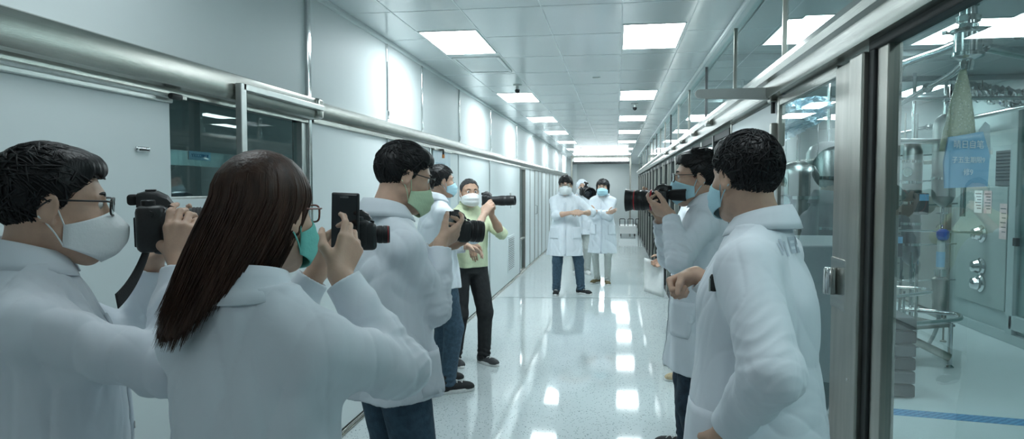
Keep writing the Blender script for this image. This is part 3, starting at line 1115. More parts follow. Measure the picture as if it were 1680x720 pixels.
    # collar: stand and turned-down leaf
    if P['collar']:
        g = []
        nz = HC - NB; ax = nrm(up * 0.9 + nrm(nz) * 0.5)
        gap = 24 if P['collar'] == 'shirt' else 10
        prof = ((0.078, -0.050), (0.069, -0.015), (0.064, 0.012), (0.066, 0.022), (0.073, 0.022), (0.083, 0.006), (0.095, -0.018), (0.101, -0.036))
        if P['collar'] == 'band':
            prof = ((0.092, -0.050), (0.078, -0.030), (0.068, -0.005), (0.065, 0.016))
        for r, z in prof:
            row = []
            for k in range(41):
                th = math.radians(90 + gap + (360 - 2 * gap) * k / 40)
                back = 0.5 - 0.5 * math.sin(th)
                fr = 1 - back
                leaf = max(0, (r - 0.07) / 0.038) if z > -0.04 else 0
                zz = z * (0.65 + 0.45 * back) - fr ** 2 * (0.030 + 0.018 * leaf)
                rr = r * (1 + 0.08 * fr)
                row.append(NB + up * (0.034 + zz) * s + (lat * math.cos(th) * rr * 1.06 + fwd * (math.sin(th) * rr + 0.004)) * s)
            g.append(row)
        MB().sheet(g).build('collar', P.get('collarmat', cm), co, True, solid=0.004)
    if P.get('inner'):
        g = []
        for r, z in ((0.068, -0.035), (0.063, -0.005), (0.061, 0.016), (0.064, 0.018), (0.074, -0.012)):
            g.append([NB + up * (0.026 + z - 0.022 * (0.5 + 0.5 * math.sin(th)) ** 2) * s + (lat * math.cos(th) * r + fwd * (math.sin(th) * r * 1.06 + 0.012)) * s for th in np.radians(np.linspace(105, 435, 31))])
        tag(MB().sheet(g).build('shirt_collar', P['inner'], t, True, solid=0.003), 'blue shirt collar')
    # placket with buttons, pockets
    if name == 'lab_coat':
        zt, zb = 1.34 * s, hemz + 0.015
        g = cast_patch(bv, loc(0.012, 0.5, 0) + up * (zt + zb) / 2, (lat * 0.030 * s, 3), (up * (zt - zb), 40), -fwd, 0.003)
        pk = MB().sheet(g).build('placket', tr, co, True, solid=0.003)
        for k in range(5):
            z = zt - 0.05 - k * (zt - 0.88 * s) / 4.2
            h = bv.ray_cast(Vector(loc(0.012, 0.5, 0) + up * z), Vector(-fwd))
            if h[0] is not None:
                mb = MB(); mb.lathe([(0.0075, 0), (0.008, 0.002), (0.006, 0.003), (0, 0.0025)], c=Vector(h[0]) + Vector(fwd) * 0.004, axis=fwd, n=14)
                mb.build('button', RUBBER_W, co, True)
        if P['pocket']:
            for q in (-1, 1):
                dv = nrm(-fwd - lat * q * 0.35)
                pc = loc(q * 0.125, 0, P.get('pockz', 0.90)) - dv * 0.24
                sd2 = nrm(np.cross(up, dv))
                g = cast_patch(bv, pc, (sd2 * 0.15 * s, 9), (up * 0.17 * s, 9), dv, 0.004)
                MB().sheet(g).build('pocket', cm, co, True, solid=0.003)
    for pt, nv, wd, ht, rows in P.get('print_at', ()):
        nv = nrm(nv); sdv = nrm(np.cross(up, nv)); upw = np.cross(nv, sdv)
        for u0, u1, v0, v1 in rows:
            O = A3(*pt) + nv * 0.2 + sdv * wd * ((u0 + u1) / 2 - 0.5) + upw * ht * ((v0 + v1) / 2 - 0.5)
            g = cast_patch(bv, O, (sdv * wd * (u1 - u0), 5), (upw * ht * (v1 - v0), 5), -nv, 0.0012)
            MB().sheet(g).build('printed_mark', mat('faint_grey_print', (0.50, 0.55, 0.62), 0.85, noise=0.06, nscale=60), co, True)
    return co
# ------------------------------------------------------------------ cameras, phone
CAM_BLACK = mat('camera_black_plastic', (0.013, 0.014, 0.015), 0.42, noise=0.2, nscale=200, bump=0.08, bscale=500)
CAM_GRIP = mat('camera_rubber_grip', (0.010, 0.010, 0.011), 0.75, bump=0.4, bscale=700)
CAM_RIB = mat('lens_ring_rubber', (0.008, 0.008, 0.009), 0.6)
CAM_RED = mat('red_lens_ring', (0.42, 0.012, 0.02), 0.35)
CAM_GLASS = mat('lens_front_glass', (0.01, 0.012, 0.02), 0.04, Coat_Weight=1.0)
SCREEN = mat('dark_screen_glass', (0.012, 0.014, 0.018), 0.08)
CAM_GREY = mat('camera_grey_plastic', (0.10, 0.105, 0.11), 0.4)
CAM_SILVER = mat('camera_silver_metal', (0.55, 0.56, 0.56), 0.3, 1.0)
STRAP = mat('black_strap_webbing', (0.012, 0.012, 0.013), 0.85, bump=0.5, bscale=400)


def frame_at(pos, d, upv=(0, 0, 1)):
    d = nrm(d); r = nrm(np.cross(d, upv)); u = np.cross(r, d)
    return Matrix(((r[0], d[0], u[0], pos[0]), (r[1], d[1], u[1], pos[1]), (r[2], d[2], u[2], pos[2]), (0, 0, 0, 1)))


def dslr(label, pos, d, lens=0.10, lr=0.038, hood=0.0, scale=1.0, red=False, upv=(0, 0, 1), group='cameras held by the press', strap=None, mic=False, eyehood=0.0):
    t = thing('camera', label, 'camera', pos, group)
    M = frame_at((0, 0, 0), d, upv) @ Matrix.Scale(scale, 4)
    mb = MB()
    mb.box((0, 0, 0), (0.132, 0.050, 0.084), 0.012, 3, M)
    mb.box((0.050, 0.022, -0.006), (0.030, 0.048, 0.080), 0.013, 3, M)
    mb.lathe([(0.036, 0), (0.036, 0.016), (0.034, 0.018)], (-0.006, 0.022, -0.004), (0, 1, 0), 40, M)
    mb.sheet([[(-0.006 + sx * w_, y_, z_) for sx, z_ in ((-1, 0.038), (-0.86, zt * 0.6 + 0.018), (-0.62, zt), (0, zt + 0.002), (0.62, zt), (0.86, zt * 0.6 + 0.018), (1, 0.038))] for y_, w_, zt in ((-0.027, 0.022, 0.040), (-0.0265, 0.024, 0.062), (-0.012, 0.027, 0.066), (0.008, 0.029, 0.066), (0.024, 0.030, 0.057), (0.033, 0.029, 0.040))][::-1], M)
    mb.box((-0.006, -0.004, 0.0685), (0.020, 0.018, 0.004), 0.001, 1, M)
    mb.lathe([(0.012, 0), (0.012, 0.009), (0.010, 0.011)], (0.046, -0.004, 0.041), (0, 0, 1), 24, M)
    mb.lathe([(0.013, 0), (0.013, 0.008), (0.011, 0.010)], (-0.050, -0.004, 0.041), (0, 0, 1), 24, M)
    mb.lathe([(0.006, 0), (0.006, 0.006)], (0.050, 0.032, 0.035), (0, 0.4, 1), 16, M)
    for q in (-1, 1):
        mb.lathe([(0.005, 0), (0.005, 0.008)], (q * 0.066, 0, 0.028), (q, 0, 0), 10, M)
    mb.build('camera_body', CAM_BLACK, t, True, angle=35)
    mb = MB(); mb.box((-0.004, -0.0275, -0.006), (0.076, 0.006, 0.054), 0.002, 2, M); mb.build('screen', SCREEN, t, True, angle=35)
    mb = MB()
    mb.box((-0.006, -0.034, 0.052), (0.030, 0.018, 0.020), 0.006, 3, M)
    if eyehood:
        mb.lathe([(0.018, 0), (0.024, -0.012), (0.027, -eyehood), (0.022, -eyehood), (0.016, -0.01)], (-0.006, -0.03, 0.02), (0, 1, 0), 28, M)
    mb.build('viewfinder', CAM_GRIP, t, True, angle=35)
    L = lens
    c = (-0.006, 0.030, -0.004)
    mb = MB()
    prof = [(0.033, 0), (lr * 0.92, 0.008), (lr * 0.94, L * 0.30), (lr, L * 0.34), (lr, L * 0.94), (lr * 0.96, L)]
    if hood:
        prof += [(lr * 1.0, L + 0.002), (lr * 1.16, L + hood), (lr * 1.10, L + hood), (lr * 0.9, L + 0.004)]
    prof += [(lr * 0.84, L - 0.002), (lr * 0.8, L - 0.012)]
    mb.lathe(prof, c, (0, 1, 0), 44, M, closed=False)
    lo = mb.build('lens', CAM_BLACK, t, True, angle=35)
    mb = MB()
    for a, bq in ((0.40, 0.58), (0.66, 0.84)):
        n = max(5, int((bq - a) * L / 0.0034))
        pr = []
        for k in range(n + 1):
            h = (a + (bq - a) * k / n) * L
            pr.append((lr * (1.045 if k % 2 else 1.015), h))
        mb.lathe([(lr * 0.98, a * L)] + pr + [(lr * 0.98, bq * L)], c, (0, 1, 0), 44, M, closed=False)
    mb.build('focus_ring', CAM_RIB, lo, True, angle=30)
    mb = MB(); mb.lathe([(0, L - 0.006), (lr * 0.4, L - 0.0065), (lr * 0.82, L - 0.011)], c, (0, 1, 0), 36, M, closed=False); mb.build('front_glass', CAM_GLASS, lo, True)
    if red:
        mb = MB(); mb.lathe([(lr * 1.0, L * 0.88), (lr * 1.03, L * 0.885), (lr * 1.03, L * 0.92), (lr * 1.0, L * 0.925)], c, (0, 1, 0), 40, M, closed=False)
        if red > 1:
            mb.lathe([(lr * 0.94, L * 0.12), (lr * 1.06, L * 0.13), (lr * 1.06, L * 0.2), (lr * 0.94, L * 0.21)], c, (0, 1, 0), 40, M, closed=False)
        mb.build('red_ring', CAM_RED, lo, True)
    if mic:
        mb = MB()
        mb.box((-0.006, 0.004, 0.082), (0.016, 0.030, 0.022), 0.003, 2, M)
        mb.tube([(-0.006, -0.05, 0.10), (-0.006, 0.07, 0.10)], 0.011, 12, M)
        mb.build('microphone', CAM_GRIP, t, True, angle=40)
    if strap is not None:
        pts = [np.array(p) - np.array(pos) for p in strap]
        ribbon(pts, 0.034, (0, 0, 1)).build('neck_strap', STRAP, t, True, solid=0.002)
    return t


def ribbon(pts, w, side):
    pts = bez(*pts, n=24)
    g = []
    for i, p in enumerate(pts):
        tn = nrm(np.asarray(pts[min(i + 1, len(pts) - 1)]) - pts[max(i - 1, 0)])
        sd = nrm(np.cross(tn, np.cross(np.asarray(side, float), tn)))
        sd = nrm(np.asarray(side, float) - tn * (np.asarray(side) @ tn))
        g.append([p - sd * w / 2, p - sd * w / 6, p + sd * w / 6, p + sd * w / 2])
    mb = MB()
    mb.sheet(g)
    return mb


def phone(label, pos, d, upv):
    """d: out of the back of the phone."""
    t = thing('smartphone', label, 'phone', pos)
    M = frame_at((0, 0, 0), d, upv)
    mb = MB(); mb.box((0, 0, 0), (0.074, 0.0085, 0.152), 0.004, 3, M); mb.build('phone_body', CAM_BLACK, t, True, angle=40)
    mb = MB(); mb.box((0, -0.0044, 0), (0.068, 0.0012, 0.144), 0.0005, 1, M); so = mb.build('screen', SCREEN, t)
    mb = MB(); mb.box((0, -0.0049, 0.066), (0.024, 0.0012, 0.004), 0.0005, 1, M); mb.build('earpiece', CAM_GREY, t)
    mb = MB(); mb.box((-0.018, 0.005, 0.05), (0.026, 0.004, 0.034), 0.0018, 2, M)
    for z in (0.042, 0.058):
        mb.lathe([(0.007, 0), (0.007, 0.002), (0.004, 0.002)], (-0.018, 0.007, z), (0, 1, 0), 18, M)
    mb.build('rear_camera', CAM_GREY, t, True, angle=40)
    return t


# ------------------------------------------------------------------ who stands where
PEOPLE = {}


def add(key, **spec):
    PEOPLE[key] = person(spec)


VEST = mat('pale_green_vest_cloth', (0.60, 0.67, 0.46), 0.85, noise=0.05, nscale=30, bump=0.25, bscale=60)
GRIP = (0.55, 0.85, 0.55)
HOLD = ((0.25, 0.5, 0.4), (0.5, 0.8, 0.5), (0.6, 0.85, 0.5), (0.65, 0.9, 0.5))
SOFT = (0.25, 0.4, 0.3)
FIST = (1.35, 1.5, 0.9)

# A: man beside the sliding door, raising a camera
add('A', label='man in white fold mask and black glasses raising a camera beside the sliding door', head=(-1.194, 1.295, 1.512), h=1.632, hs=1.07, phiT=40, phiH=47, pitch=-4, build=1.06,
    res=0.004, hair='short', hairvol=1.05, quiff=1.0, comb=(0, 0.8, 0.1), locks=650, mask=('fold', MASK_W), glasses=FRAME_B, legs='dark', seed=3, hem=0.62,
    inner=mat('blue_shirt_cloth', (0.10, 0.20, 0.30), 0.85, noise=0.05, nscale=40), shrug=-0.01, neckhole=0.062, belly=0.02,
    R=dict(w=(-0.964, 1.394, 1.381), D=(-0.25, 0.05, 0.95), N=(-0.85, 0.45, 0.1), curl=HOLD, thumb=(0.3, 0.3), pole=(0.5, -0.3, -1)),
    L=dict(w=(-1.151, 1.558, 1.366), D=(0.35, 0.6, 0.6), N=(0.2, -0.3, 0.9), curl=SOFT, pole=(-0.3, 0, -1)))
# B: woman with long brown hair, phone in hand
add('B', label='woman with long brown hair and glasses, seen from behind, holding up a phone', head=(-0.644, 1.186, 1.521), hs=0.955, h=1.606, phiT=76, phiH=78, pitch=-3, build=0.98, female=True,
    res=0.004, hair='long', hairmat=HAIR_BROWN, collar='band', hairlen=0.29, sweep=(-0.066, -0.046, 0), lenprof=([40, 100, 130, 168, 320], [0.72, 0.66, 0.72, 0.97, 0.97]), strands=2600, mask=('pleat', MASK_T), glasses=FRAME_R, legs='dark', seed=5, hem=0.66,
    sleevew=1.12, neckhole=0.06,
    R=dict(w=(-0.573, 1.352, 1.369), D=(0.05, 0.45, 0.75), N=(-0.8, 0.3, 0.0), curl=HOLD, thumb=(0.4, 0.4), pole=(0.7, -0.1, -1)),
    L=dict(w=(-0.679, 1.477, 1.357), D=(0.3, 0.55, 0.6), N=(0.7, 0.1, 0.3), curl=SOFT, pole=(-0.5, 0, -1)))
# C: man in knee-length coat, looking down at his camera
add('C', label='man in long white coat and green mask looking down at the camera in his hands', head=(-0.770, 2.416, 1.595), h=1.707, phiT=45, phiH=36, pitch=-16, build=0.95,
    res=0.005, hair='short', hairvol=1.15, quiff=0.9, comb=(0, 0.7, 0), locks=500, mask=('pleat', MASK_G), glasses=FRAME_B, legs='denim', seed=8, foldamp=0.012, sleevew=0.9, hem=0.815, hunch=0.03, flare=1.02,
    mask_drop=-0.012, collarmat=COAT,
    R=dict(w=(-0.636, 2.425, 1.349), D=(-0.15, 0.8, 0.35), N=(-0.75, 0.1, 0.5), curl=HOLD, thumb=(0.4, 0.4), pole=(0.5, -0.9, -1)),
    L=dict(w=(-0.722, 2.694, 1.312), D=(0.35, 0.8, 0.25), N=(0.7, 0.0, 0.6), curl=SOFT, pole=(-0.5, -0.5, -1)))
# D
add('D', label='man in hip-length white coat, jeans and canvas shoes reaching towards a raised camera', head=(-1.322, 5.066, 1.596), h=1.715, phiT=38, phiH=38, build=0.95, res=0.006,
    hair='short', hairvol=1.1, comb=(0, 0.5, 0), locks=260, mask=('pleat', MASK_B), glasses=None, legs='denim', shoes=(SHOE_BLACK, True, False), seed=12, shoescale=1.12, pocket=False, hem=0.80, flare=0.95, legw=1.05,
    cuff={1: 0.28, -1: 0.9}, cuffw=0.052, feet=((-0.12, 0.10, 5), (0.12, 0.06, 5)),
    R=dict(w=(-1.014, 5.203, 1.342), D=(-0.1, 0.6, 0.8), N=(-0.5, 0.6, -0.3), curl=HOLD, thumb=(0.3, 0.3), pole=(0.6, -0.3, -1)),
    L=dict(w=(-1.144, 5.222, 1.092), D=(0.8, 0.5, -0.3), N=(0, -0.6, -0.6), curl=SOFT, pole=(-0.5, -0.3, -1)))
# E
add('E', label='man in pale green vest and black trousers holding a long-lens camera', head=(-1.265, 5.830, 1.492), h=1.625, phiT=-52, phiH=-62, build=1.0, res=0.006, hs=1.06,
    hair='thin', hairmat=HAIR_GREY, locks=200, mask=('pleat', MASK_W), glasses=None, legs='black', shoes=(SHOE_GREY, True, False), seed=14, skin=SKIN_TAN, hem=0.86,
    topname='vest', coatmat=VEST, trimmat=VEST, collar='band', pocket=False, flare=0.9, cuff=0.04, sleevew=0.9, belly=0.02, feet=((-0.13, 0.1, 15), (0.12, 0.0, 5)), neckhole=0.07,
    R=dict(w=(-1.178, 5.592, 1.101), D=(0.2, 0.3, -0.9), N=(-0.6, -0.6, 0), curl=SOFT, pole=(1, -0.6, -0.4)),
    L=dict(w=(-1.039, 5.654, 1.324), D=(0.2, 0.3, 0.9), N=(0.6, 0.3, 0.0), curl=HOLD, pole=(-0.7, 0.2, -1)))
# F
add('F', label='man in white coat and blue jeans with clasped hands, facing the camera, one foot forward', head=(-0.725, 9.915, 1.559), h=1.72, phiT=-84, phiH=-88, build=1.02, res=0.007, hs=1.16,
    hair='bowl', locks=160, mask=('fold', MASK_W), glasses=FRAME_B, legs='denim', shoes=(SHOE_BLACK, True, False), seed=17, hem=0.57, flare=1.08, cuff={1: 0.22, -1: 0.25}, cuffw=0.055,
    feet=((-0.23, 0.03, 50), (0.13, 0.06, 5)),
    R=dict(w=(-0.628, 9.670, 1.197), D=(-0.95, 0.25, 0.0), N=(0, -0.7, -0.5), curl=GRIP, pole=(1, -0.2, -0.6)),
    L=dict(w=(-0.466, 9.694, 1.197), D=(0.95, 0.25, 0.0), N=(0, -0.7, -0.5), curl=GRIP, pole=(-1, -0.2, -0.6)))
# G
add('G', label='woman with black bobbed hair and blue mask, arms crossed, in pale trousers', head=(-0.213, 11.105, 1.511), h=1.685, phiT=-94, phiH=-98, build=1.0, res=0.007, hs=1.16, female=True,
    hair='bob', locks=160, mask=('pleat', MASK_B), glasses=None, legs='pale', shoes=(SHOE_TAN, True, False), seed=19, hem=0.50, flare=1.07, sleevew=1.25, legw=0.82,
    feet=((-0.085, 0.10, 10), (0.09, 0.0, 25)), collar='shirt',
    R=dict(wl=(-0.10, 0.20, 1.17), D=(-0.9, 0.15, 0.35), N=(0, -0.9, 0.2), curl=SOFT, pole=(0.9, -0.2, -0.9)),
    L=dict(wl=(0.10, 0.26, 1.20), D=(0.9, 0.1, 0.35), N=(0, -0.9, 0.2), curl=SOFT, pole=(-0.9, -0.2, -0.9)))
# H
add('H', label='person in white hooded coat behind the clasped-hands man, camera held at face height', head=(-0.603, 12.264, 1.583), h=1.69, phiT=-84, phiH=-84, build=1.05, res=0.008, hs=1.15,
    hair='cap', mask=('pleat', MASK_W), glasses=None, legs='pale', shoes=(RUBBER_W, True, False), seed=23, hem=0.72, face=True,
    R=dict(w=(-0.765, 11.923, 1.317), D=(-0.3, 0.5, 0.8), N=(-0.6, 0.5, 0), curl=HOLD, pole=(0.8, 0, -1)),
    L=dict(hang=True, out=0.06, fw=0.04))
# I
add('I', label='man in white coat and blue mask aiming a large camera with a red-ringed lens', head=(0.411, 3.559, 1.599), h=1.735, phiT=168, phiH=172, pitch=-2, build=1.0, res=0.005, hs=1.13,
    hair='short', hairvol=1.15, quiff=0.9, comb=(0, 0.8, 0.2), locks=450, mask=('pleat', MASK_B), glasses=FRAME_B, legs='dark', shoes=(SHOE_BLACK, True, False), seed=27, hem=0.64, flare=0.98,
    feet=((-0.12, -0.02, 5), (0.50, 0.16, 5)),
    R=dict(w=(0.227, 3.622, 1.398), D=(0.1, 0.75, 0.75), N=(-0.2, -0.5, 0.8), curl=SOFT, thumb=(0.3, 0.3), pole=(0.3, 0.3, -1)),
    L=dict(w=(0.256, 3.324, 1.422), D=(0.3, 0.8, 0.3), N=(0.6, -0.2, 0.5), curl=HOLD, pole=(-0.6, -0.3, -1)))
# J
add('J', label='man in white coat seen from behind beside the steel door post, one fist held out', head=(0.357, 1.980, 1.587), h=1.695, phiT=157, phiH=118, print_at=(((0.065, -0.0755, 1.395), (0.78, -0.61, 0.14), 0.15, 0.050, ((0.0, 0.08, 0.1, 0.75), (0.11, 0.19, 0.3, 0.95), (0.22, 0.3, 0.0, 0.8), (0.42, 0.66, 0.80, 1.0), (0.42, 0.66, 0.48, 0.66), (0.42, 0.66, 0.12, 0.34), (0.42, 0.47, 0.12, 1.0), (0.70, 0.76, 0.1, 1.0), (0.80, 1.0, 0.55, 1.0), (0.80, 1.0, 0.1, 0.4))),), pitch=-3, build=1.1, res=0.004,
    hair='short', hairvol=1.2, quiff=0.9, comb=(0, 0.5, -0.2), locks=800, mask=('pleat', MASK_B), glasses=None, legs='dark', seed=31, hem=0.60, flare=1.0,
    R=dict(w=(0.262, 2.305, 1.267), D=(-0.35, 0.75, -0.45), N=(-0.6, -0.2, -0.6), curl=FIST, thumb=(0.5, 0.9), pole=(0.6, -0.4, -1)),
    sleevew=1.22, cuffw=0.05,
    L=dict(w=(0.282, 1.776, 0.935), D=(0.05, 0.25, -0.95), N=(1, 0.1, 0), curl=SOFT, pole=(-0.8, -0.75, 0.1)))
# K
add('K', label='person in white coat and beige shoes behind the man with the large camera', head=(0.563, 5.657, 1.589), h=1.70, phiT=174, phiH=174, build=0.9, res=0.008,
    hair='short', locks=150, mask=('pleat', MASK_B), glasses=None, legs='pale', shoes=(SHOE_BEIGE, False, False), seed=37, flare=0.85, hem=0.72,
    feet=((-0.10, 0.03, 5), (0.36, 0.06, 5)),
    R=dict(wl=(0.10, 0.19, 0.98), D=(-0.1, 0.85, -0.5), N=(-0.8, 0, 0.2), curl=GRIP, pole=(0.5, -1, -0.4)),
    L=None)
# ------------------------------------------------------------------ the corridor
XL, XR, ZC = -1.69, 0.75, 2.64
Y0, Y1, YE = -3.0, 23.6, 32.0


def floor_material():
    m = bpy.data.materials.new('polished_terrazzo')
    m.use_nodes = True
    nt = m.node_tree; b = nt.nodes['Principled BSDF']; N = nt.nodes.new; Lk = nt.links.new
    tc = N('ShaderNodeTexCoord')
    v = N('ShaderNodeTexVoronoi'); v.inputs['Scale'].default_value = 55
    Lk(tc.outputs['Object'], v.inputs['Vector'])
    n = N('ShaderNodeTexNoise'); n.inputs['Scale'].default_value = 48; n.inputs['Detail'].default_value = 2
    Lk(tc.outputs['Object'], n.inputs['Vector'])
    r1 = N('ShaderNodeValToRGB'); r1.color_ramp.elements[0].position = 0.15; r1.color_ramp.elements[1].position = 0.27
    r1.color_ramp.elements[0].color = (0, 0, 0, 1); r1.color_ramp.elements[1].color = (1, 1, 1, 1)
    Lk(v.outputs['Distance'], r1.inputs['Fac'])
    r2 = N('ShaderNodeValToRGB'); r2.color_ramp.elements[0].position = 0.53; r2.color_ramp.elements[1].position = 0.60
    Lk(n.outputs['Fac'], r2.inputs['Fac'])
    mx = N('ShaderNodeMath'); mx.operation = 'MAXIMUM'
    Lk(r1.outputs['Color'], mx.inputs[0]); Lk(r2.outputs['Color'], mx.inputs[1])
    n3 = N('ShaderNodeTexNoise'); n3.inputs['Scale'].default_value = 1.6; n3.inputs['Detail'].default_value = 4
    Lk(tc.outputs['Object'], n3.inputs['Vector'])
    base = N('ShaderNodeMix'); base.data_type = 'RGBA'
    base.inputs['A'].default_value = (0.50, 0.56, 0.575, 1); base.inputs['B'].default_value = (0.56, 0.62, 0.63, 1)
    Lk(n3.outputs['Fac'], base.inputs['Factor'])
    cm = N('ShaderNodeMix'); cm.data_type = 'RGBA'
    cm.inputs['A'].default_value = (0.11, 0.14, 0.145, 1)
    Lk(base.outputs['Result'], cm.inputs['B']); Lk(mx.outputs[0], cm.inputs['Factor'])
    Lk(cm.outputs['Result'], b.inputs['Base Color'])
    rr = N('ShaderNodeMapRange'); rr.inputs['To Min'].default_value = 0.03; rr.inputs['To Max'].default_value = 0.075
    Lk(n3.outputs['Fac'], rr.inputs['Value']); Lk(rr.outputs['Result'], b.inputs['Roughness'])
    b.inputs['Specular IOR Level'].default_value = 0.6
    return m


WALLP = mat('white_wall_panel', (0.68, 0.74, 0.745), 0.42, noise=0.015, nscale=2, Specular_IOR_Level=0.4)
WALLU = mat('white_gloss_panel', (0.70, 0.76, 0.765), 0.52, noise=0.015, nscale=2, Specular_IOR_Level=0.22)
CEILP = mat('white_ceiling_panel', (0.74, 0.80, 0.81), 0.15, noise=0.02, nscale=1.5, Specular_IOR_Level=0.6)
SEAM = mat('ceiling_seam_sealant', (0.78, 0.835, 0.84), 0.3, noise=0.03, nscale=10)
STEEL = mat('brushed_steel', (0.40, 0.405, 0.375), 0.24, 1.0, noise=0.10, nscale=14, stretch=(1, 0.06, 6), bump=0.05, bscale=90)
STEELV = mat('brushed_steel_upright', (0.40, 0.395, 0.36), 0.30, 1.0, noise=0.14, nscale=8, stretch=(3, 3, 0.35), bump=0.05, bscale=90)
CHROME = mat('polished_steel', (0.66, 0.68, 0.68), 0.12, 1.0, noise=0.04, nscale=20)
DARKM = mat('dark_metal', (0.05, 0.055, 0.055), 0.4, 0.6, noise=0.1, nscale=30)
RUBB = mat('black_gasket_rubber', (0.008, 0.010, 0.011), 0.55, noise=0.1, nscale=40)
ALU = mat('pale_aluminium', (0.62, 0.64, 0.62), 0.35, 0.9, noise=0.05, nscale=30)
LAMP = mat('lamp_diffuser', (0.87, 0.97, 1.0), 0.5, emit=11.5)
LAMPR = mat('lab_lamp_diffuser', (0.87, 0.97, 1.0), 0.5, emit=13)
LAMP_FILL = mat('fill_lamp_diffuser', (0.87, 0.97, 1.0), 0.5, emit=3.4)  # weak glow for the fill lights added out of view
LAMPW = mat('lamp_frame_paint', (0.8, 0.84, 0.84), 0.4, noise=0.02, nscale=20)
GLASS = glass_mat('clear_pane', (0.80, 0.89, 0.885), 1.5)
GLASS_T = glass_mat('teal_pane', (0.72, 0.84, 0.85), 1.52)
PAPER = mat('paper', (0.74, 0.77, 0.76), 0.9, noise=0.03, nscale=30)
PAPER_P = mat('pink_paper', (0.66, 0.50, 0.50), 0.9, noise=0.05, nscale=30)
BLUE_LBL = mat('blue_label_film', (0.22, 0.46, 0.68), 0.5, noise=0.05, nscale=30)
WHITE_INK = mat('white_ink', (0.88, 0.92, 0.94), 0.6, noise=0.02, nscale=40)
BLUE_INK = mat('blue_ink', (0.06, 0.22, 0.45), 0.6, noise=0.02, nscale=40)


def struct(name, mb, m, label=None, cat=None, parent=None, smooth=False, angle=30):
    o = mb.build(name, m, parent, smooth, angle=angle if smooth else None)
    if parent is None:
        tag(o, label, cat, None, 'structure')
    return o


def B3(mb, x0, x1, y0, y1, z0, z1, bev=0.0, mi=0):
    return mb.box(((x0 + x1) / 2, (y0 + y1) / 2, (z0 + z1) / 2), (abs(x1 - x0), abs(y1 - y0), abs(z1 - z0)), bev, 2, mi=mi)


m = MB(); B3(m, XL - 0.1, XR + 0.06, Y0, YE, -0.1, 0); fl = struct('floor', m, floor_material(), 'polished speckled grey terrazzo floor of the corridor', 'floor')
m = MB()
m.tube([(XL, 9.45, 0.0005), (XR, 9.75, 0.0005)], 0.004, 4)
tag(m.build('trim_1', mat('floor_joint', (0.32, 0.37, 0.38), 0.6, noise=0.1, nscale=30)), 'thin grey joint line running across the terrazzo floor', 'floor joint', None, 'structure')

# ceiling: glossy metal tiles with raised sealant lines
XS = (-1.39, -0.95, -0.455, 0.03, 0.47)
YS = [1.0 + 0.785 * k for k in range(-5, 29)]
m = MB(); B3(m, XL - 0.1, XR + 0.1, Y0, Y1 + 0.1, ZC, ZC + 0.08)
for x in XS: B3(m, x - 0.0045, x + 0.0045, Y0, Y1, ZC - 0.0015, ZC, mi=1)
for y in YS: B3(m, XL, XR, y - 0.0045, y + 0.0045, ZC - 0.0014, ZC, mi=1)
struct('ceiling', m, [CEILP, SEAM], 'glossy white metal tile ceiling of the corridor', 'ceiling')
m = MB(); B3(m, XL - 0.1, XR + 0.3, Y1 + 0.1, YE, ZC, ZC + 0.08); struct('ceiling_end', m, CEILP, 'white ceiling of the space beyond the end portal', 'ceiling')

# left wall: upper glossy panels, lower doors
UPS = [-3.0, -0.6, 1.2, 3.58, 4.90, 5.82, 7.26, 9.13, 11.56, 13.65, 16.48, 19.0, 21.3, Y1]
m = MB()
for a, b_ in zip(UPS, UPS[1:]): B3(m, XL - 0.06, XL, a + 0.004, b_ - 0.004, 2.02, ZC + 0.01, 0.003)
B3(m, XL - 0.10, XL - 0.055, Y0, Y1, 2.0, ZC)
B3(m, XL - 0.02, XL + 0.025, Y0, Y1, ZC - 0.03, ZC + 0.01, 0.012)
struct('wall_left', m, WALLU, 'glossy white panels along the upper half of the long side wall', 'wall', smooth=False)
for i, y in enumerate(UPS[2:-1]):
    m = MB(); B3(m, XL - 0.01, XL + 0.012, y - 0.012, y + 0.012, 2.03, ZC - 0.02, 0.004)
    m.box((XL + 0.006, y, 2.09), (0.026, 0.030, 0.06), 0.005)
    struct('trim_%d' % (i + 2), m, CHROME, 'polished joint strip %s between upper white wall panels' % ('above the sliding door', 'right of the sliding window', 'above the white panel doors', 'above the lone hanging notice', 'above the vest-wearing man', 'past the vest-wearing man', 'above the tall narrow window', 'after the tall narrow window', 'four before the end portal', 'second before the end portal', 'nearest the end portal')[i], 'joint strip')
# stainless rail over the doors
m = MB()
m.sheet([[(XL + dx, y, z) for dx, z in ((0.0, 2.045), (0.045, 2.045), (0.062, 2.037), (0.066, 2.02), (0.066, 1.95), (0.060, 1.93), (0.045, 1.922), (0.02, 1.922), (0.02, 1.905), (0.0, 1.905))] for y in (Y0, 1.0, 3.55)])
m.sheet([[(XL + dx, y, z) for dx, z in ((0.0, 2.035), (0.032, 2.035), (0.044, 2.026), (0.046, 2.01), (0.046, 1.96), (0.040, 1.945), (0.02, 1.94), (0.02, 1.915), (0.0, 1.91))] for y in (3.62, 12, Y1)])
m.box((XL + 0.04, 3.585, 1.985), (0.085, 0.08, 0.115), 0.02, 3)
m.bm.normal_update()
tag(m.build('door_rail', STEEL, None, True, angle=25), 'long stainless sliding-door rail under the glossy upper wall panels', 'rail', None, 'structure')
m = MB(); B3(m, XL - 0.03, XL + 0.015, Y0, 2.40, 1.872, 1.905, 0.004); m.tube([(XL + 0.022, Y0, 1.897), (XL + 0.022, 2.44, 1.897)], 0.008, 8); struct('trim_16', m, ALU, 'slim pale track bar directly over the sliding door', 'track')
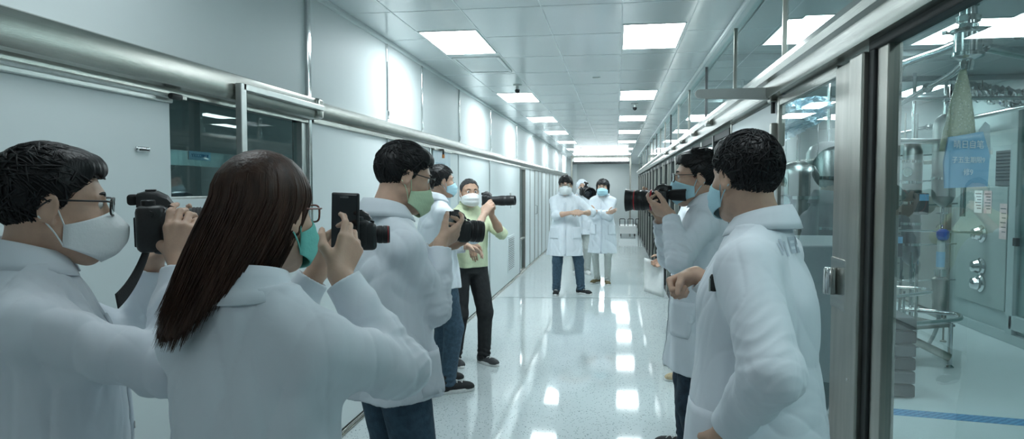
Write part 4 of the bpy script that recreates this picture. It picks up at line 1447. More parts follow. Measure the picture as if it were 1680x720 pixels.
for k, (y, z, c_) in enumerate(((2.34, 1.893, 'at the sliding door edge'), (2.68, 1.985, 'beside the window frame post'), (3.52, 1.975, 'at the rail end block'))):
    t = thing('rail_stop', 'black rubber door stop on the stainless rail ' + c_, 'door stop', (XL + 0.045, y, z), 'door stops on the rail')
    mb = MB(); mb.lathe([(0.0, 0), (0.010, 0.001), (0.012, 0.006), (0.012, 0.055), (0.009, 0.062), (0, 0.063)], (0, 0, 0), (0, 1, 0), 18); mb.build('bumper', RUBB, t, True, angle=40)
    mb = MB(); mb.box((0, 0.075, 0), (0.018, 0.03, 0.018), 0.003); mb.build('bracket', STEEL, t)

# sliding door with recessed pull
m = MB(); B3(m, XL - 0.045, XL, 0.9, 2.40, 0.03, 1.875, 0.004); d1 = struct('door_1', m, WALLP, 'plain white sliding door with small oval pull', 'door')
mb = MB(); mb.box((XL + 0.004, 2.238, 1.688), (0.012, 0.072, 0.020), 0.009, 3); mb.build('door_handle', CHROME, d1, True, angle=40)
mb = MB(); mb.box((XL + 0.0105, 2.238, 1.686), (0.003, 0.050, 0.008), 0.001, 2); mb.build('pull_recess', DARKM, d1, True, angle=40)
m = MB(); B3(m, XL - 0.05, XL - 0.004, Y0, 0.9, 0.0, 1.90); struct('wall_left_near', m, WALLP, 'white lower wall panel before the sliding door', 'wall')
# window behind it
m = MB(); B3(m, XL - 0.06, XL - 0.004, 2.40, 3.56, 0.0, 1.505, 0.003); struct('wall_left_sill', m, WALLP, 'white wall panel under the side window', 'wall')
m = MB(); B3(m, XL - 0.034, XL - 0.026, 2.40, 3.53, 1.505, 1.905); w1 = struct('window_1', m, GLASS_T, 'dark teal glazed side window beside the sliding door', 'window')
mb = MB(); B3(mb, XL - 0.05, XL + 0.004, 3.505, 3.56, 1.50, 1.905, 0.004); B3(mb, XL - 0.05, XL - 0.01, 2.39, 2.405, 1.505, 1.905, 0.002); B3(mb, XL - 0.05, XL - 0.005, 2.40, 3.53, 1.50, 1.515, 0.002); mb.build('window_frame', ALU, w1)
t = thing('frame_post', 'slim aluminium door frame standing in front of the side window', 'frame', (XL + 0.085, 2.76, 0))
mb = MB(); B3(mb, -0.014, 0.014, -0.022, 0.022, 0, 2.0, 0.003); mb.build('upright', ALU, t)
mb = MB(); B3(mb, -0.014, 0.014, 0.0, 0.82, 1.972, 2.0, 0.003); mb.build('head_bar', ALU, t)
mb = MB(); B3(mb, -0.002, 0.003, 0.0225, 0.026, 0.05, 1.95); mb.build('gasket', RUBB, t)
m = MB(); B3(m, XL - 0.02, XL + 0.02, 3.562, 3.60, 0, 2.64, 0.006); struct('trim_17', m, CHROME, 'polished full-height post past the side window', 'post')

# room seen through that window
m = MB()
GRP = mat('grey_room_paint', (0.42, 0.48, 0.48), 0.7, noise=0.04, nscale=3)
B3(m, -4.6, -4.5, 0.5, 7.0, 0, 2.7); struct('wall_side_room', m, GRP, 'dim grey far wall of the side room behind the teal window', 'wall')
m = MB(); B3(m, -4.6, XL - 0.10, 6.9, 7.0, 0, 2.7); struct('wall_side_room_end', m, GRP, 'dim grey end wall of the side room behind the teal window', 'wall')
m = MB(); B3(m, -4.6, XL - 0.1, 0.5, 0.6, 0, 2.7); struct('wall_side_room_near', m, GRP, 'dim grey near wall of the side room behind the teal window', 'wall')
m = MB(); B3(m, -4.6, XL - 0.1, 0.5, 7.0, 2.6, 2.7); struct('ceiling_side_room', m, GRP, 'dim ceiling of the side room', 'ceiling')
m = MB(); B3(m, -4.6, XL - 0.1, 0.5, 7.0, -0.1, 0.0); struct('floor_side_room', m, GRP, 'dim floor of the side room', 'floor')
t = thing('wall_shelf', 'grey shelf carrying a blue label strip, seen through the side window', 'shelf', (-2.10, 3.6, 1.70))
mb = MB(); B3(mb, -0.15, 0.15, -0.9, 1.2, -0.02, 0.0, 0.003); mb.build('shelf_board', mat('grey_shelf_laminate', (0.34, 0.40, 0.42), 0.5, noise=0.05, nscale=12), t)
mb = MB(); B3(mb, 0.15, 0.156, -0.9, 1.2, -0.05, 0.02, 0.002); mb.build('shelf_lip', ALU, t)
for y in (-0.7, 0.9):
    mb = MB(); mb.slab([(0.12, y, -0.02), (-0.15, y, -0.02), (-0.15, y, -0.2)], (0, 1, 0), 0.02); mb.build('bracket', ALU, t)
for k, (y, sz) in enumerate(((2.80, (0.18, 0.16, 0.10)), (3.12, (0.2, 0.22, 0.08)))):
    t2 = thing('instrument', ('boxy dark bench instrument nearer the window edge', 'low dark bench instrument with a domed lid behind the shelf')[k], 'instrument', (-2.15, y, 1.41), 'dark instruments behind the side window')
    mb = MB(); mb.box((0, 0, sz[2] / 2 - 0.005), sz, 0.02, 3); mb.build('housing', DARKM, t2, True, angle=40)
    mb = MB(); mb.lathe([(0.06, 0), (0.055, 0.02), (0.03, 0.03), (0, 0.032)], (0, 0, sz[2] + 0.01), n=20); mb.build('lid', CAM_GREY, t2, True)
m = MB(); B3(m, -2.6, -1.9, 2.45, 4.4, 0.0, 1.405, 0.004); tag(m.build('bench', mat('pale_bench_laminate', (0.5, 0.56, 0.56), 0.4, noise=0.03, nscale=12)), 'pale laminate bench behind the side window', 'bench')


def lettering(text, M, size, m, parent, name='lettering', depth=0.0006):
    cu = bpy.data.curves.new(name, 'FONT')
    cu.body = text; cu.size = size; cu.align_x = 'CENTER'; cu.align_y = 'CENTER'; cu.extrude = depth
    o = bpy.data.objects.new(name, cu)
    COL.objects.link(o)
    dg = bpy.context.evaluated_depsgraph_get()
    me = bpy.data.meshes.new_from_object(o.evaluated_get(dg))
    bpy.data.objects.remove(o)
    me.transform(M)
    me.materials.clear()
    return link(name, me, m, parent, False)


def text_frame(pos, normal, upv=(0, 0, 1)):
    """Readable from the side the normal points to."""
    z = nrm(normal); x = nrm(np.cross(upv, z)); y = np.cross(z, x)
    return Matrix(((x[0], y[0], z[0], pos[0]), (x[1], y[1], z[1], pos[1]), (x[2], y[2], z[2], pos[2]), (0, 0, 0, 1)))


t = thing('shelf_label', 'light blue label strip with blue characters on the shelf edge', 'label', (-1.942, 2.97, 1.70))
mb = MB(); B3(mb, 0, 0.002, -0.085, 0.085, -0.02, 0.02, 0.0005); mb.build('strip', mat('pale_blue_film', (0.42, 0.66, 0.84), 0.5, noise=0.04, nscale=30), t)
lettering('YTCCZZIRIOB', text_frame((0.0025, 0, 0), (1, 0, 0)), 0.021, BLUE_INK, t)

# lower doors further along
DOORS = [(3.60, 4.90, 'first white panel door past the side window'), (4.90, 6.08, 'white panel door behind the man in the long coat'), (7.26, 9.05, 'white panel door behind the vest-wearing man'),
         (9.05, 11.98, 'wide white door panel with slotted vent'), (12.70, 14.2, 'white door panel just after the tall narrow window'), (14.2, 15.6, 'second white door panel after the tall narrow window'),
         (15.6, 17.4, 'third white door panel after the tall narrow window'), (17.4, 19.3, 'white door panel behind the clasped-hands man'), (19.3, 21.4, 'second white door panel from the end portal'), (21.4, Y1, 'white door panel adjoining the end portal')]
for i, (a, b_, lb) in enumerate(DOORS):
    m = MB(); B3(m, XL - 0.045, XL - 0.002, a + 0.008, b_ - 0.008, 0.035, 1.915, 0.004); o = struct('door_%d' % (i + 2), m, WALLP, lb, 'door')
    mb = MB(); B3(mb, XL - 0.03, XL + 0.010, b_ - 0.012, b_ + 0.012, 0.03, 1.93, 0.004); mb.build('edge_strip', CHROME if i < 4 else STEELV, o)
    if i >= 4:
        mb = MB(); B3(mb, XL - 0.03, XL + 0.006, (a + b_) / 2 - 0.02, (a + b_) / 2 + 0.02, 0.03, 1.92, 0.004); mb.build('centre_strip', STEELV, o)
    mb = MB(); mb.tube([(XL + 0.002, a + 0.12, 1.0), (XL + 0.04, a + 0.12, 1.0), (XL + 0.04, a + 0.12, 1.18), (XL + 0.002, a + 0.12, 1.18)], 0.007, 8, round_joints=0.02)
    if i in (2, 3, 5, 7): mb.build('door_handle', CHROME, o, True, angle=50)
    if i in (3, 7):
        yc = a + 1.9 if i == 3 else a + 0.9
        mb = MB(); B3(mb, XL - 0.004, XL + 0.010, yc - 0.33, yc + 0.33, 0.20, 0.78, 0.006); gv = mb.build('vent_grille', WALLP, o)
        mb = MB()
        for k in range(17): mb.box((XL + 0.011, yc, 0.245 + k * 0.0305), (0.010, 0.58, 0.007), 0.002, 1)
        mb.build('louvres', DARKM, gv)
m = MB(); B3(m, XL - 0.1, XL - 0.05, 3.6, Y1, 0, 2.0); struct('wall_left_backing', m, DARKM, 'dark gap behind the panel doors', 'wall')
# hanging notice pane and tall narrow window
m = MB(); B3(m, XL - 0.045, XL - 0.01, 6.085, 7.25, 0.03, 1.915, 0.004); struct('wall_left_notice', m, WALLP, 'white wall panel carrying the hung notice', 'wall')
t = thing('notice', 'pale blue laminated notice hung on the wall behind the bare-armed men', 'notice', (XL, 6.52, 1.47))
mb = MB(); B3(mb, 0.0, 0.006, -0.33, 0.33, -0.52, 0.43, 0.001); mb.build('backing', mat('pale_blue_sheet', (0.50, 0.62, 0.68), 0.35, noise=0.10, nscale=9), t)
mb = MB()
for z, y0_, y1_ in ((0.3, -0.25, 0.1), (0.22, -0.25, 0.24), (0.16, -0.25, 0.2), (0.02, -0.25, 0.05), (-0.04, -0.25, 0.22)): B3(mb, 0.006, 0.0072, y0_, y1_, z, z + 0.022)
mb.build('printed_lines', mat('pale_ink', (0.36, 0.48, 0.56), 0.6, noise=0.1, nscale=60), t)
mb = MB(); B3(mb, 0.006, 0.0074, -0.22, 0.05, -0.36, -0.12); mb.build('picture', mat('pinkish_print', (0.46, 0.38, 0.38), 0.6, noise=0.35, nscale=28), t)
mb = MB(); B3(mb, 0.0, 0.02, -0.34, 0.34, 0.43, 0.445, 0.003); mb.build('hanging_bar', STEEL, t)
t = thing('hook', 'orange-topped hook holding the pale blue notice', 'hook', (XL + 0.012, 6.42, 1.925))
mb = MB(); mb.tube([(0.0, 0, -0.01), (0.03, 0, -0.01), (0.03, 0, -0.06)], 0.010, 10, round_joints=0.01); mb.build('hook_arm', DARKM, t, True)
mb = MB(); mb.tube([(0.03, 0, -0.055), (0.03, 0, -0.09)], 0.013, 12); mb.build('grip', mat('orange_plastic', (0.45, 0.18, 0.05), 0.5, noise=0.05, nscale=40), t, True, angle=40)
m = MB(); B3(m, XL - 0.03, XL - 0.022, 12.04, 12.66, 0.05, 1.90); w2 = struct('window_2', m, GLASS_T, 'tall narrow full-height glazed strip in the side wall', 'window')
mb = MB()
for y in (12.02, 12.67): B3(mb, XL - 0.04, XL + 0.010, y - 0.022, y + 0.022, 0.0, 1.92, 0.004)
for z in (0.04, 0.62, 1.90): B3(mb, XL - 0.04, XL + 0.006, 12.02, 12.67, z - 0.015, z + 0.015, 0.003)
mb.build('window_frame', STEELV, w2)
t = thing('wall_intercom', 'small slim device on the wide white door beside its vent', 'intercom', (XL, 10.9, 1.44))
mb = MB(); B3(mb, 0, 0.012, -0.06, 0.06, -0.02, 0.03, 0.003); mb.build('plate', ALU, t)
mb = MB(); mb.tube([(0.008, 0, -0.02), (0.008, 0, -0.22)], 0.005, 8); mb.build('conduit', ALU, t, True)
m = MB(); B3(m, XL - 0.05, XL + 0.012, 3.6, Y1, 0, 0.03, 0.004); B3(m, XL + 0.012, XL + 0.02, 3.6, Y1, 0, 0.012, 0.002); struct('baseboard_left', m, STEEL, 'stainless floor channel under the white doors', 'baseboard')

# end portal and end wall
m = MB(); B3(m, -3.5, XR + 1.5, YE, YE + 0.1, -0.1, 2.7); struct('wall_end', m, mat('grey_end_wall_paint', (0.72, 0.76, 0.75), 0.7, noise=0.02, nscale=2), 'plain pale grey wall at the far end of the corridor', 'wall')
m = MB(); B3(m, -3.5, XL - 0.12, Y1 + 0.1, YE, -0.05, 2.7); B3(m, XR + 0.3, XR + 0.4, Y1 + 0.1, YE, -0.05, 2.7); struct('wall_end_side', m, WALLP, 'white side walls beyond the end portal', 'wall')
t = thing('end_portal', 'steel framed portal with a light strip at the corridor end', 'portal', (0, Y1, 0))
for x in (-1.52, 0.47):
    mb = MB(); B3(mb, x - 0.03, x + 0.03, -0.06, 0.06, 0, 2.64, 0.006); mb.build('jamb', STEELV, t)
mb = MB(); B3(mb, -1.5, 0.45, -0.05, 0.06, 2.36, 2.44, 0.004); mb.build('lintel', DARKM, t)
mb = MB(); B3(mb, -1.5, 0.45, -0.05, 0.05, 2.58, 2.64, 0.004); mb.build('head', STEELV, t)
mb = MB(); B3(mb, -1.45, 0.40, -0.02, 0.02, 2.455, 2.555, 0.006); mb.build('light_strip', LAMP, t)
for x0, x1 in ((XL, -1.55), (0.50, XR)):
    pass

# ceiling lights, vent, dome cameras
LY = [4.68, 7.83, 10.52, 13.15, 16.0, 19.0, 21.8]
ORD = ['nearest', 'second', 'third', 'fourth', 'fifth', 'sixth', 'seventh']
proto = None
for row, (x0, nm) in enumerate(((-1.37, 'over the white panel doors'), (0.045, 'over the glazed side'))):
    for k, y in enumerate(LY):
        lab = '%s square ceiling light in the row %s' % (ORD[k], nm)
        if proto is None:
            t = thing('ceiling_light', lab, 'light', (x0 + 0.2, y + 0.4, ZC), 'ceiling lights of the corridor')
            mb = MB()
            for (a, b_, c_, d_) in ((-0.21, -0.2, -0.41, 0.41), (0.2, 0.21, -0.41, 0.41), (-0.2, 0.2, -0.41, -0.4), (-0.2, 0.2, 0.4, 0.41)): B3(mb, a, b_, c_, d_, -0.006, 0.0, 0.001)
            mb.build('frame', LAMPW, t)
            mb = MB(); B3(mb, -0.2, 0.2, -0.4, 0.4, -0.004, -0.001); mb.build('diffuser', LAMP, t)
            proto = t
        else:
            t = copy_tree(proto); t.location = (x0 + 0.2, y + 0.4, ZC); t['label'] = lab
for (x, y, lb) in ((-1.17, 1.75, 'added unseen fill light over the long-haired woman'), (0.245, 1.75, 'added unseen fill light over the man by the steel post'), (-1.17, -1.25, 'added unseen fill light at the near end over the white wall'), (0.245, -1.25, 'added unseen fill light at the near end over the clear pane')):  # lights added overhead and behind the camera, filling the dark foreground
    t = copy_tree(proto); t.location = (x, y, ZC); t['label'] = lb; t['group'] = 'added fill lights'
    for ch in t.children:
        if ch.name.startswith('diffuser'):
            ch.data = ch.data.copy(); ch.data.materials[0] = LAMP_FILL
for (y, lb) in ((26.5, 'nearer'), (30.7, 'farther')):  # added out of sight past the portal to brighten the end wall
    t = copy_tree(proto); t.location = (-0.5, y, ZC); t['label'] = '%s added fill light beyond the end portal' % lb
t = copy_tree(proto); t.location = (-3.2, 4.2, 2.6); t['label'] = 'added fill light inside the side room behind the teal window'; t['group'] = 'added fill lights'  # unseen light added to lift the dark room behind the glass
for ch in t.children:
    if ch.name.startswith('diffuser'): ch.data = ch.data.copy(); ch.data.materials[0] = LAMPR
t = thing('ceiling_vent', 'white louvred air vent behind the nearest light over the white doors', 'vent', (-1.17, 6.0, ZC))
mb = MB()
for (a, b_, c_, d_) in ((-0.2, -0.175, -0.36, 0.36), (0.175, 0.2, -0.36, 0.36), (-0.175, 0.175, -0.36, -0.335), (-0.175, 0.175, 0.335, 0.36)): B3(mb, a, b_, c_, d_, -0.012, 0, 0.003)
mb.build('frame', LAMPW, t)
mb = MB()
for k in range(13): mb.box((0, -0.30 + k * 0.05, -0.006), (0.35, 0.036, 0.002), 0.0005, 1, R=Matrix.Rotation(math.radians(-4), 3, 'X'))
mb.build('louvres', CEILP, t)
for (x, y, lb) in ((-1.04, 7.2, 'small white dome camera just ahead of the second light over the white doors'), (0.23, 9.0, 'small dome camera behind the second light over the glazed side')):
    t = thing('dome_camera', lb, 'camera', (x, y, ZC), 'dome cameras on the ceiling')
    mb = MB(); mb.lathe([(0.0, 0), (0.045, 0), (0.045, -0.012), (0.03, -0.02), (0.016, -0.022), (0.016, -0.055), (0, -0.055)][::-1], n=24); mb.build('mount', ALU, t, True, angle=40)
    mb = MB(); mb.lathe([(0, -0.095), (0.014, -0.091), (0.024, -0.080), (0.028, -0.066), (0.024, -0.052), (0, -0.05)], n=24); mb.build('dome', SCREEN, t, True, angle=60)
t = thing('sprinkler_plate', 'tiny bright rectangular sensor plate in the middle of the ceiling', 'sensor', (-0.2, 6.85, ZC))
mb = MB(); mb.box((0, 0, -0.004), (0.075, 0.05, 0.008), 0.002); mb.build('plate', ALU, t)
mb = MB(); mb.box((0, 0, -0.009), (0.06, 0.035, 0.003), 0.001); mb.build('lens_cover', LAMPW, t)

# ------------------------------------------------------------------ glazed side
RY = [0.2, 2.12, 3.37, 4.72, 6.18, 7.59, 8.87, 10.1, 11.25, 12.4, 13.6, 14.8, 16.0, 17.4, 18.8, 20.3, 21.9, Y1]
RN = ['above the blue hanging bag', 'above the steel post', 'behind the bar on the post', 'above the man with the large camera'] + ['%s past the man with the large camera' % w for w in ('first', 'second', 'third', 'fourth', 'fifth', 'sixth', 'seventh', 'eighth', 'ninth', 'tenth', 'eleventh', 'twelfth', 'thirteenth')]
for i, (a, b_) in enumerate(zip(RY, RY[1:])):
    m = MB(); B3(m, XR + 0.02, XR + 0.028, a, b_, 2.10, 2.60); o = struct('window_%d' % (i + 3), m, GLASS, 'upper glass pane %s' % RN[i], 'window')
    mb = MB(); B3(mb, XR + 0.010, XR + 0.036, b_ - 0.008, b_ + 0.008, 2.10, 2.61, 0.002); mb.build('mullion', STEELV if i % 3 else CAM_GREY, o)
m = MB(); B3(m, XR - 0.02, XR + 0.06, Y0, Y1, 2.598, ZC + 0.01, 0.008); m.tube([(XR - 0.02, Y0, 2.605), (XR - 0.02, Y1, 2.605)], 0.016, 8); struct('trim_18', m, WALLU, 'white cove along the ceiling over the glazed side', 'cove', smooth=True)
m = MB()
m.sheet([[(XR - dx, y, z) for dx, z in ((-0.06, 2.115), (0.04, 2.115), (0.066, 2.10), (0.072, 2.075), (0.066, 2.05), (0.05, 2.04), (0.05, 1.99), (0.045, 1.975), (-0.05, 1.975), (-0.06, 2.115))] for y in (Y0, 2.5, 6.0, Y1)][::-1])
for y in (5.3, 6.3, 7.4, 8.6, 9.8): m.box((XR - 0.07, y, 2.03), (0.05, 0.10, 0.04), 0.012, 3)
tag(m.build('door_rail_glazed', STEEL, None, True, angle=25), 'heavy stainless rail running over the glass doors', 'rail', None, 'structure')
t = thing('swing_arm', 'flat steel arm sticking out from the rail above the man in front', 'arm', (XR, 3.42, 2.005))
mb = MB(); mb.slab([(0.0, 0, -0.036), (-0.345, 0, -0.022)] + [(-0.355 - 0.020 * math.sin(a), 0, -0.001 + -0.021 * math.cos(a)) for a in np.linspace(0.3, 2.85, 8)] + [(-0.345, 0, 0.020), (0.0, 0, 0.022)], (0, 1, 0), 0.03); mb.build('bar', mat('satin_grey_paint', (0.50, 0.52, 0.50), 0.4, 0.2, noise=0.03, nscale=20), t)
mb = MB(); mb.box((-0.012, 0.015, -0.007), (0.04, 0.06, 0.085), 0.006); mb.build('bracket', STEELV, t)
mb = MB(); mb.lathe([(0.010, 0), (0.010, 0.09), (0.007, 0.095)], (-0.012, 0.015, -0.10), (0, 0, 1), 14); mb.build('pivot', DARKM, t, True, angle=40)

# near pane, post, glass door
m = MB(); B3(m, XR + 0.012, XR + 0.022, -0.4, 2.14, 0.02, 1.975); w = struct('window_20', m, GLASS, 'large clear pane in front of the laboratory and hanging bag', 'window')
mb = MB(); B3(mb, XR - 0.004, XR + 0.035, 2.055, 2.135, 0.0, 1.955, 0.003); mb.build('edge_clamp', STEELV, w)
mb = MB(); B3(mb, XR + 0.0, XR + 0.035, -0.4, 2.14, 0.0, 0.03, 0.003); mb.build('sill', STEELV, w)
mb = MB(); B3(mb, XR - 0.015, XR + 0.03, -0.4, 2.17, 1.952, 1.98, 0.004); B3(mb, XR - 0.012, XR + 0.03, 2.137, 2.185, 0.0, 1.98, 0.004); mb.build('gasket', RUBB, w)
m = MB(); B3(m, XR - 0.03, XR + 0.06, -0.6, -0.4, 0, 2.0); struct('wall_right_near', m, WALLP, 'white wall end beside the large clear pane', 'wall')
t = thing('door_post', 'wide brushed steel door post with latch plate between the two panes', 'post', (XR, 2.34, 0), rot=None)
mb = MB(); B3(mb, -0.028, 0.045, -0.155, -0.035, 0.0, 1.955, 0.006); B3(mb, -0.012, 0.035, -0.035, 0.150, 0.0, 1.955, 0.004); mb.build('post_body', STEELV, t)
mb = MB(); B3(mb, -0.017, -0.010, -0.03, 0.145, 1.145, 1.315, 0.004); lp = mb.build('latch_plate', STEEL, t)
mb = MB(); mb.lathe([(0.0, 0), (0.020, 0.002), (0.022, 0.008), (0.020, 0.085), (0.016, 0.092), (0, 0.093)], (-0.035, 0.09, 1.19), (0, 0, 1), 24); mb.box((-0.02, 0.09, 1.235), (0.03, 0.02, 0.03), 0.004); mb.build('lever', CHROME, lp, True, angle=40)
mb = MB(); mb.lathe([(0.004, 0), (0.004, 0.004), (0, 0.005)], (-0.028, -0.09, 0.95), (-1, 0, 0), 12); mb.build('screw', CHROME, t, True, angle=40)
m = MB(); B3(m, XR + 0.0, XR + 0.010, 2.50, 3.36, 0.04, 1.94); o = struct('door_20', m, GLASS, 'glass door behind the man with his fist held out', 'door')
mb = MB(); B3(mb, XR - 0.008, XR + 0.022, 3.33, 3.37, 0.0, 1.97, 0.003); mb.build('stile', STEELV, o)
mb = MB(); B3(mb, XR - 0.006, XR + 0.02, 2.5, 3.36, 1.93, 1.968, 0.003); mb.build('top_rail', STEEL, o)
mb = MB(); B3(mb, XR - 0.006, XR + 0.02, 2.5, 3.36, 0.0, 0.05, 0.003); mb.build('bottom_rail', STEEL, o)
mb = MB(); mb.box((XR - 0.016, 3.40, 1.80), (0.03, 0.05, 0.11), 0.006); mb.build('hinge', STEELV, o)
m = MB(); B3(m, XR + 0.0, XR + 0.03, 3.385, 4.68, 0.03, 1.96, 0.004); o = struct('door_21', m, WALLP, 'plain white door panel past the glass door', 'door')
mb = MB(); B3(mb, XR - 0.006, XR + 0.03, 4.67, 4.72, 0, 1.97, 0.004); mb.build('edge_strip', STEELV, o)
gy = [4.72, 5.45, 6.18, 6.9, 7.59, 8.25, 8.87, 9.5, 10.1, 10.7, 11.25, 11.85, 12.4, 13.0, 13.6, 14.2, 14.8, 15.4, 16.0, 16.7, 17.4, 18.1, 18.8, 19.5, 20.3, 21.1, 21.9, 22.7, Y1]
WN = ['first', 'second', 'third', 'fourth', 'fifth', 'sixth', 'seventh', 'eighth', 'ninth', 'tenth', 'eleventh', 'twelfth', 'thirteenth', 'fourteenth', 'fifteenth', 'sixteenth', 'seventeenth', 'eighteenth', 'nineteenth', 'twentieth', 'twenty-first', 'twenty-second', 'twenty-third', 'twenty-fourth', 'twenty-fifth', 'twenty-sixth', 'twenty-seventh', 'twenty-eighth']
for i, (a, b_) in enumerate(zip(gy, gy[1:])):
    m = MB(); B3(m, XR + 0.004, XR + 0.012, a, b_, 0.05, 1.94); o = struct('door_%d' % (22 + i), m, GLASS, 'dark framed glass door, %s past the plain white panel' % WN[i], 'glass door')
    mb = MB(); B3(mb, XR - 0.02, XR + 0.03, b_ - 0.03, b_ + 0.03, 0.0, 1.95, 0.005); mb.build('stile', STEELV if i % 2 else DARKM, o)
    mb = MB(); B3(mb, XR - 0.012, XR + 0.02, a, b_, 1.90, 1.95, 0.004); B3(mb, XR - 0.012, XR + 0.02, a, b_, 0.0, 0.06, 0.004); B3(mb, XR - 0.010, XR + 0.012, a + 0.03, a + 0.055, 0.05, 1.9, 0.003); mb.build('gasket', RUBB, o)
    if i % 3 == 1:
        mb = MB(); mb.box((XR - 0.03, b_ - 0.07, 1.0), (0.02, 0.04, 0.16), 0.005); mb.tube([(XR - 0.03, b_ - 0.07, 1.0), (XR - 0.075, b_ - 0.07, 1.0), (XR - 0.075, b_ - 0.19, 1.0)], 0.009, 8, round_joints=0.02); mb.build('door_handle', RUBB, o, True, angle=40)
# ------------------------------------------------------------------ the laboratory behind the glass
LX, LY1 = 3.92, 13.5
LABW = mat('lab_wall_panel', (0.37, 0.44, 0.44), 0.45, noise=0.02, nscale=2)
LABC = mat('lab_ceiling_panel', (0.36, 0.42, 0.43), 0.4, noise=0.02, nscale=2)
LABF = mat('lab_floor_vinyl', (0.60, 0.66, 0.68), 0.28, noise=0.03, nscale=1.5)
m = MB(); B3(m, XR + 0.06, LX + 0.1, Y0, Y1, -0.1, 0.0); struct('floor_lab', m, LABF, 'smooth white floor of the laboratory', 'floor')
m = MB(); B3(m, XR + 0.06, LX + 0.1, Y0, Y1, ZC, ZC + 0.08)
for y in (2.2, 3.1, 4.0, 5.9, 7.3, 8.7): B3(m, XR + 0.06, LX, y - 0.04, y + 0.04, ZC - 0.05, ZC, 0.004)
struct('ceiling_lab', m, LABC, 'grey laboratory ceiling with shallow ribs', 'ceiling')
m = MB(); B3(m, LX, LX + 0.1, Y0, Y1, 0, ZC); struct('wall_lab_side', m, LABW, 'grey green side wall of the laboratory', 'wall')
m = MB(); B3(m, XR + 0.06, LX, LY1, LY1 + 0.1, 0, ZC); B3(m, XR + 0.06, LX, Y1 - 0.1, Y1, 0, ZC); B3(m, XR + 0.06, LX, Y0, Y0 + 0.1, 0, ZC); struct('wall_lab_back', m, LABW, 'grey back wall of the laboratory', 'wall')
first = None
for (x, y, lb) in ((1.33, 5.0, 'behind the upper pane over the swing arm'), (2.36, 5.25, 'behind the blue hanging bag fitting'), (3.35, 8.3, 'over the wall access panel'), (2.6, 9.6, 'deep in the room behind the glass door'), (3.3, 11.2, 'near the back wall of the laboratory'), (1.35, 8.2, 'close to the far glass doors'), (1.35, 11.2, 'by the back corner next to the corridor'), (1.9, 16.5, 'in the second bay'), (1.9, 20.0, 'in the last bay'), (1.5, 1.0, 'added fill nearest the camera behind the clear pane'), (2.9, 1.5, 'added fill near the camera on the far side of the laboratory')):  # last two panels are out of view, added to brighten the pouch
    lab = 'laboratory ceiling light panel ' + lb
    if first is None:
        t = thing('lab_light', lab, 'light', (x, y, ZC), 'laboratory ceiling lights')
        mb = MB()
        for (a, b_, c_, d_) in ((-0.16, -0.15, -0.41, 0.41), (0.15, 0.16, -0.41, 0.41), (-0.15, 0.15, -0.41, -0.4), (-0.15, 0.15, 0.4, 0.41)): B3(mb, a, b_, c_, d_, -0.006, 0.0, 0.001)
        mb.build('frame', LAMPW, t)
        mb = MB(); B3(mb, -0.15, 0.15, -0.4, 0.4, -0.004, -0.001); mb.build('diffuser', LAMPR, t)
        first = t
    else:
        t = copy_tree(first); t.location = (x, y, ZC); t['label'] = lab
# blue tape
def tape_mat():
    m = mat('blue_floor_tape', (0.06, 0.22, 0.46), 0.4)
    nt = m.node_tree; b = nt.nodes['Principled BSDF']
    tc = nt.nodes.new('ShaderNodeTexCoord'); w_ = nt.nodes.new('ShaderNodeTexWave'); w_.inputs['Scale'].default_value = 9; w_.inputs['Distortion'].default_value = 3; w_.inputs['Detail Scale'].default_value = 4
    mp = nt.nodes.new('ShaderNodeMapping'); mp.inputs['Rotation'].default_value = (0, 0, 0.9)
    r = nt.nodes.new('ShaderNodeValToRGB'); r.color_ramp.elements[0].color = (0.03, 0.15, 0.36, 1); r.color_ramp.elements[1].color = (0.10, 0.34, 0.60, 1)
    nt.links.new(tc.outputs['Object'], mp.inputs[0]); nt.links.new(mp.outputs[0], w_.inputs['Vector']); nt.links.new(w_.outputs['Fac'], r.inputs[0]); nt.links.new(r.outputs[0], b.inputs['Base Color'])
    return m
mb = MB(); mb.slab([(0.80, 5.235, 0.0), (0.80, 5.085, 0.0), (LX, 4.66, 0.0), (LX, 4.81, 0.0)], (0, 0, 1), 0.0015); tag(mb.build('floor_tape', tape_mat()), 'blue patterned tape line stuck across the white laboratory floor', 'tape')

# dosing head with the hanging sleeve and pouch
t = thing('dosing_head', 'polished steel dosing fitting hanging over the clear plastic sleeve', 'fitting', (1.32, 2.86, 2.0))
mb = MB(); mb.lathe([(0.0, 0.0), (0.020, 0.0), (0.024, 0.02), (0.024, 0.035), (0.050, 0.045), (0.056, 0.05), (0.056, 0.062), (0.048, 0.066), (0.048, 0.135), (0.058, 0.14), (0.060, 0.152), (0.034, 0.158), (0.030, 0.175), (0.040, 0.18), (0.042, 0.20), (0.030, 0.205), (0.028, 0.235), (0.035, 0.24), (0.035, 0.255), (0.014, 0.262)], n=36, closed=False); mb.build('housing', CHROME, t, True, angle=35)
mb = MB(); mb.lathe([(0.012, 0.25), (0.012, 0.64)], n=16); mb.build('drop_pipe', STEELV, t, True, angle=40)
for a in range(6):
    if a % 2 == 0:
        mb = MB(); an = a * math.pi / 3 + 0.4; mb.tube([(0.05 * math.cos(an), 0.05 * math.sin(an), 0.146), (0.085 * math.cos(an), 0.085 * math.sin(an), 0.150)], 0.006, 8); mb.lathe([(0, 0), (0.010, 0.002), (0.010, 0.014), (0, 0.016)], (0.078 * math.cos(an), 0.078 * math.sin(an), 0.143), n=10); mb.build('clamp_bolt', CHROME, t, True, angle=40)
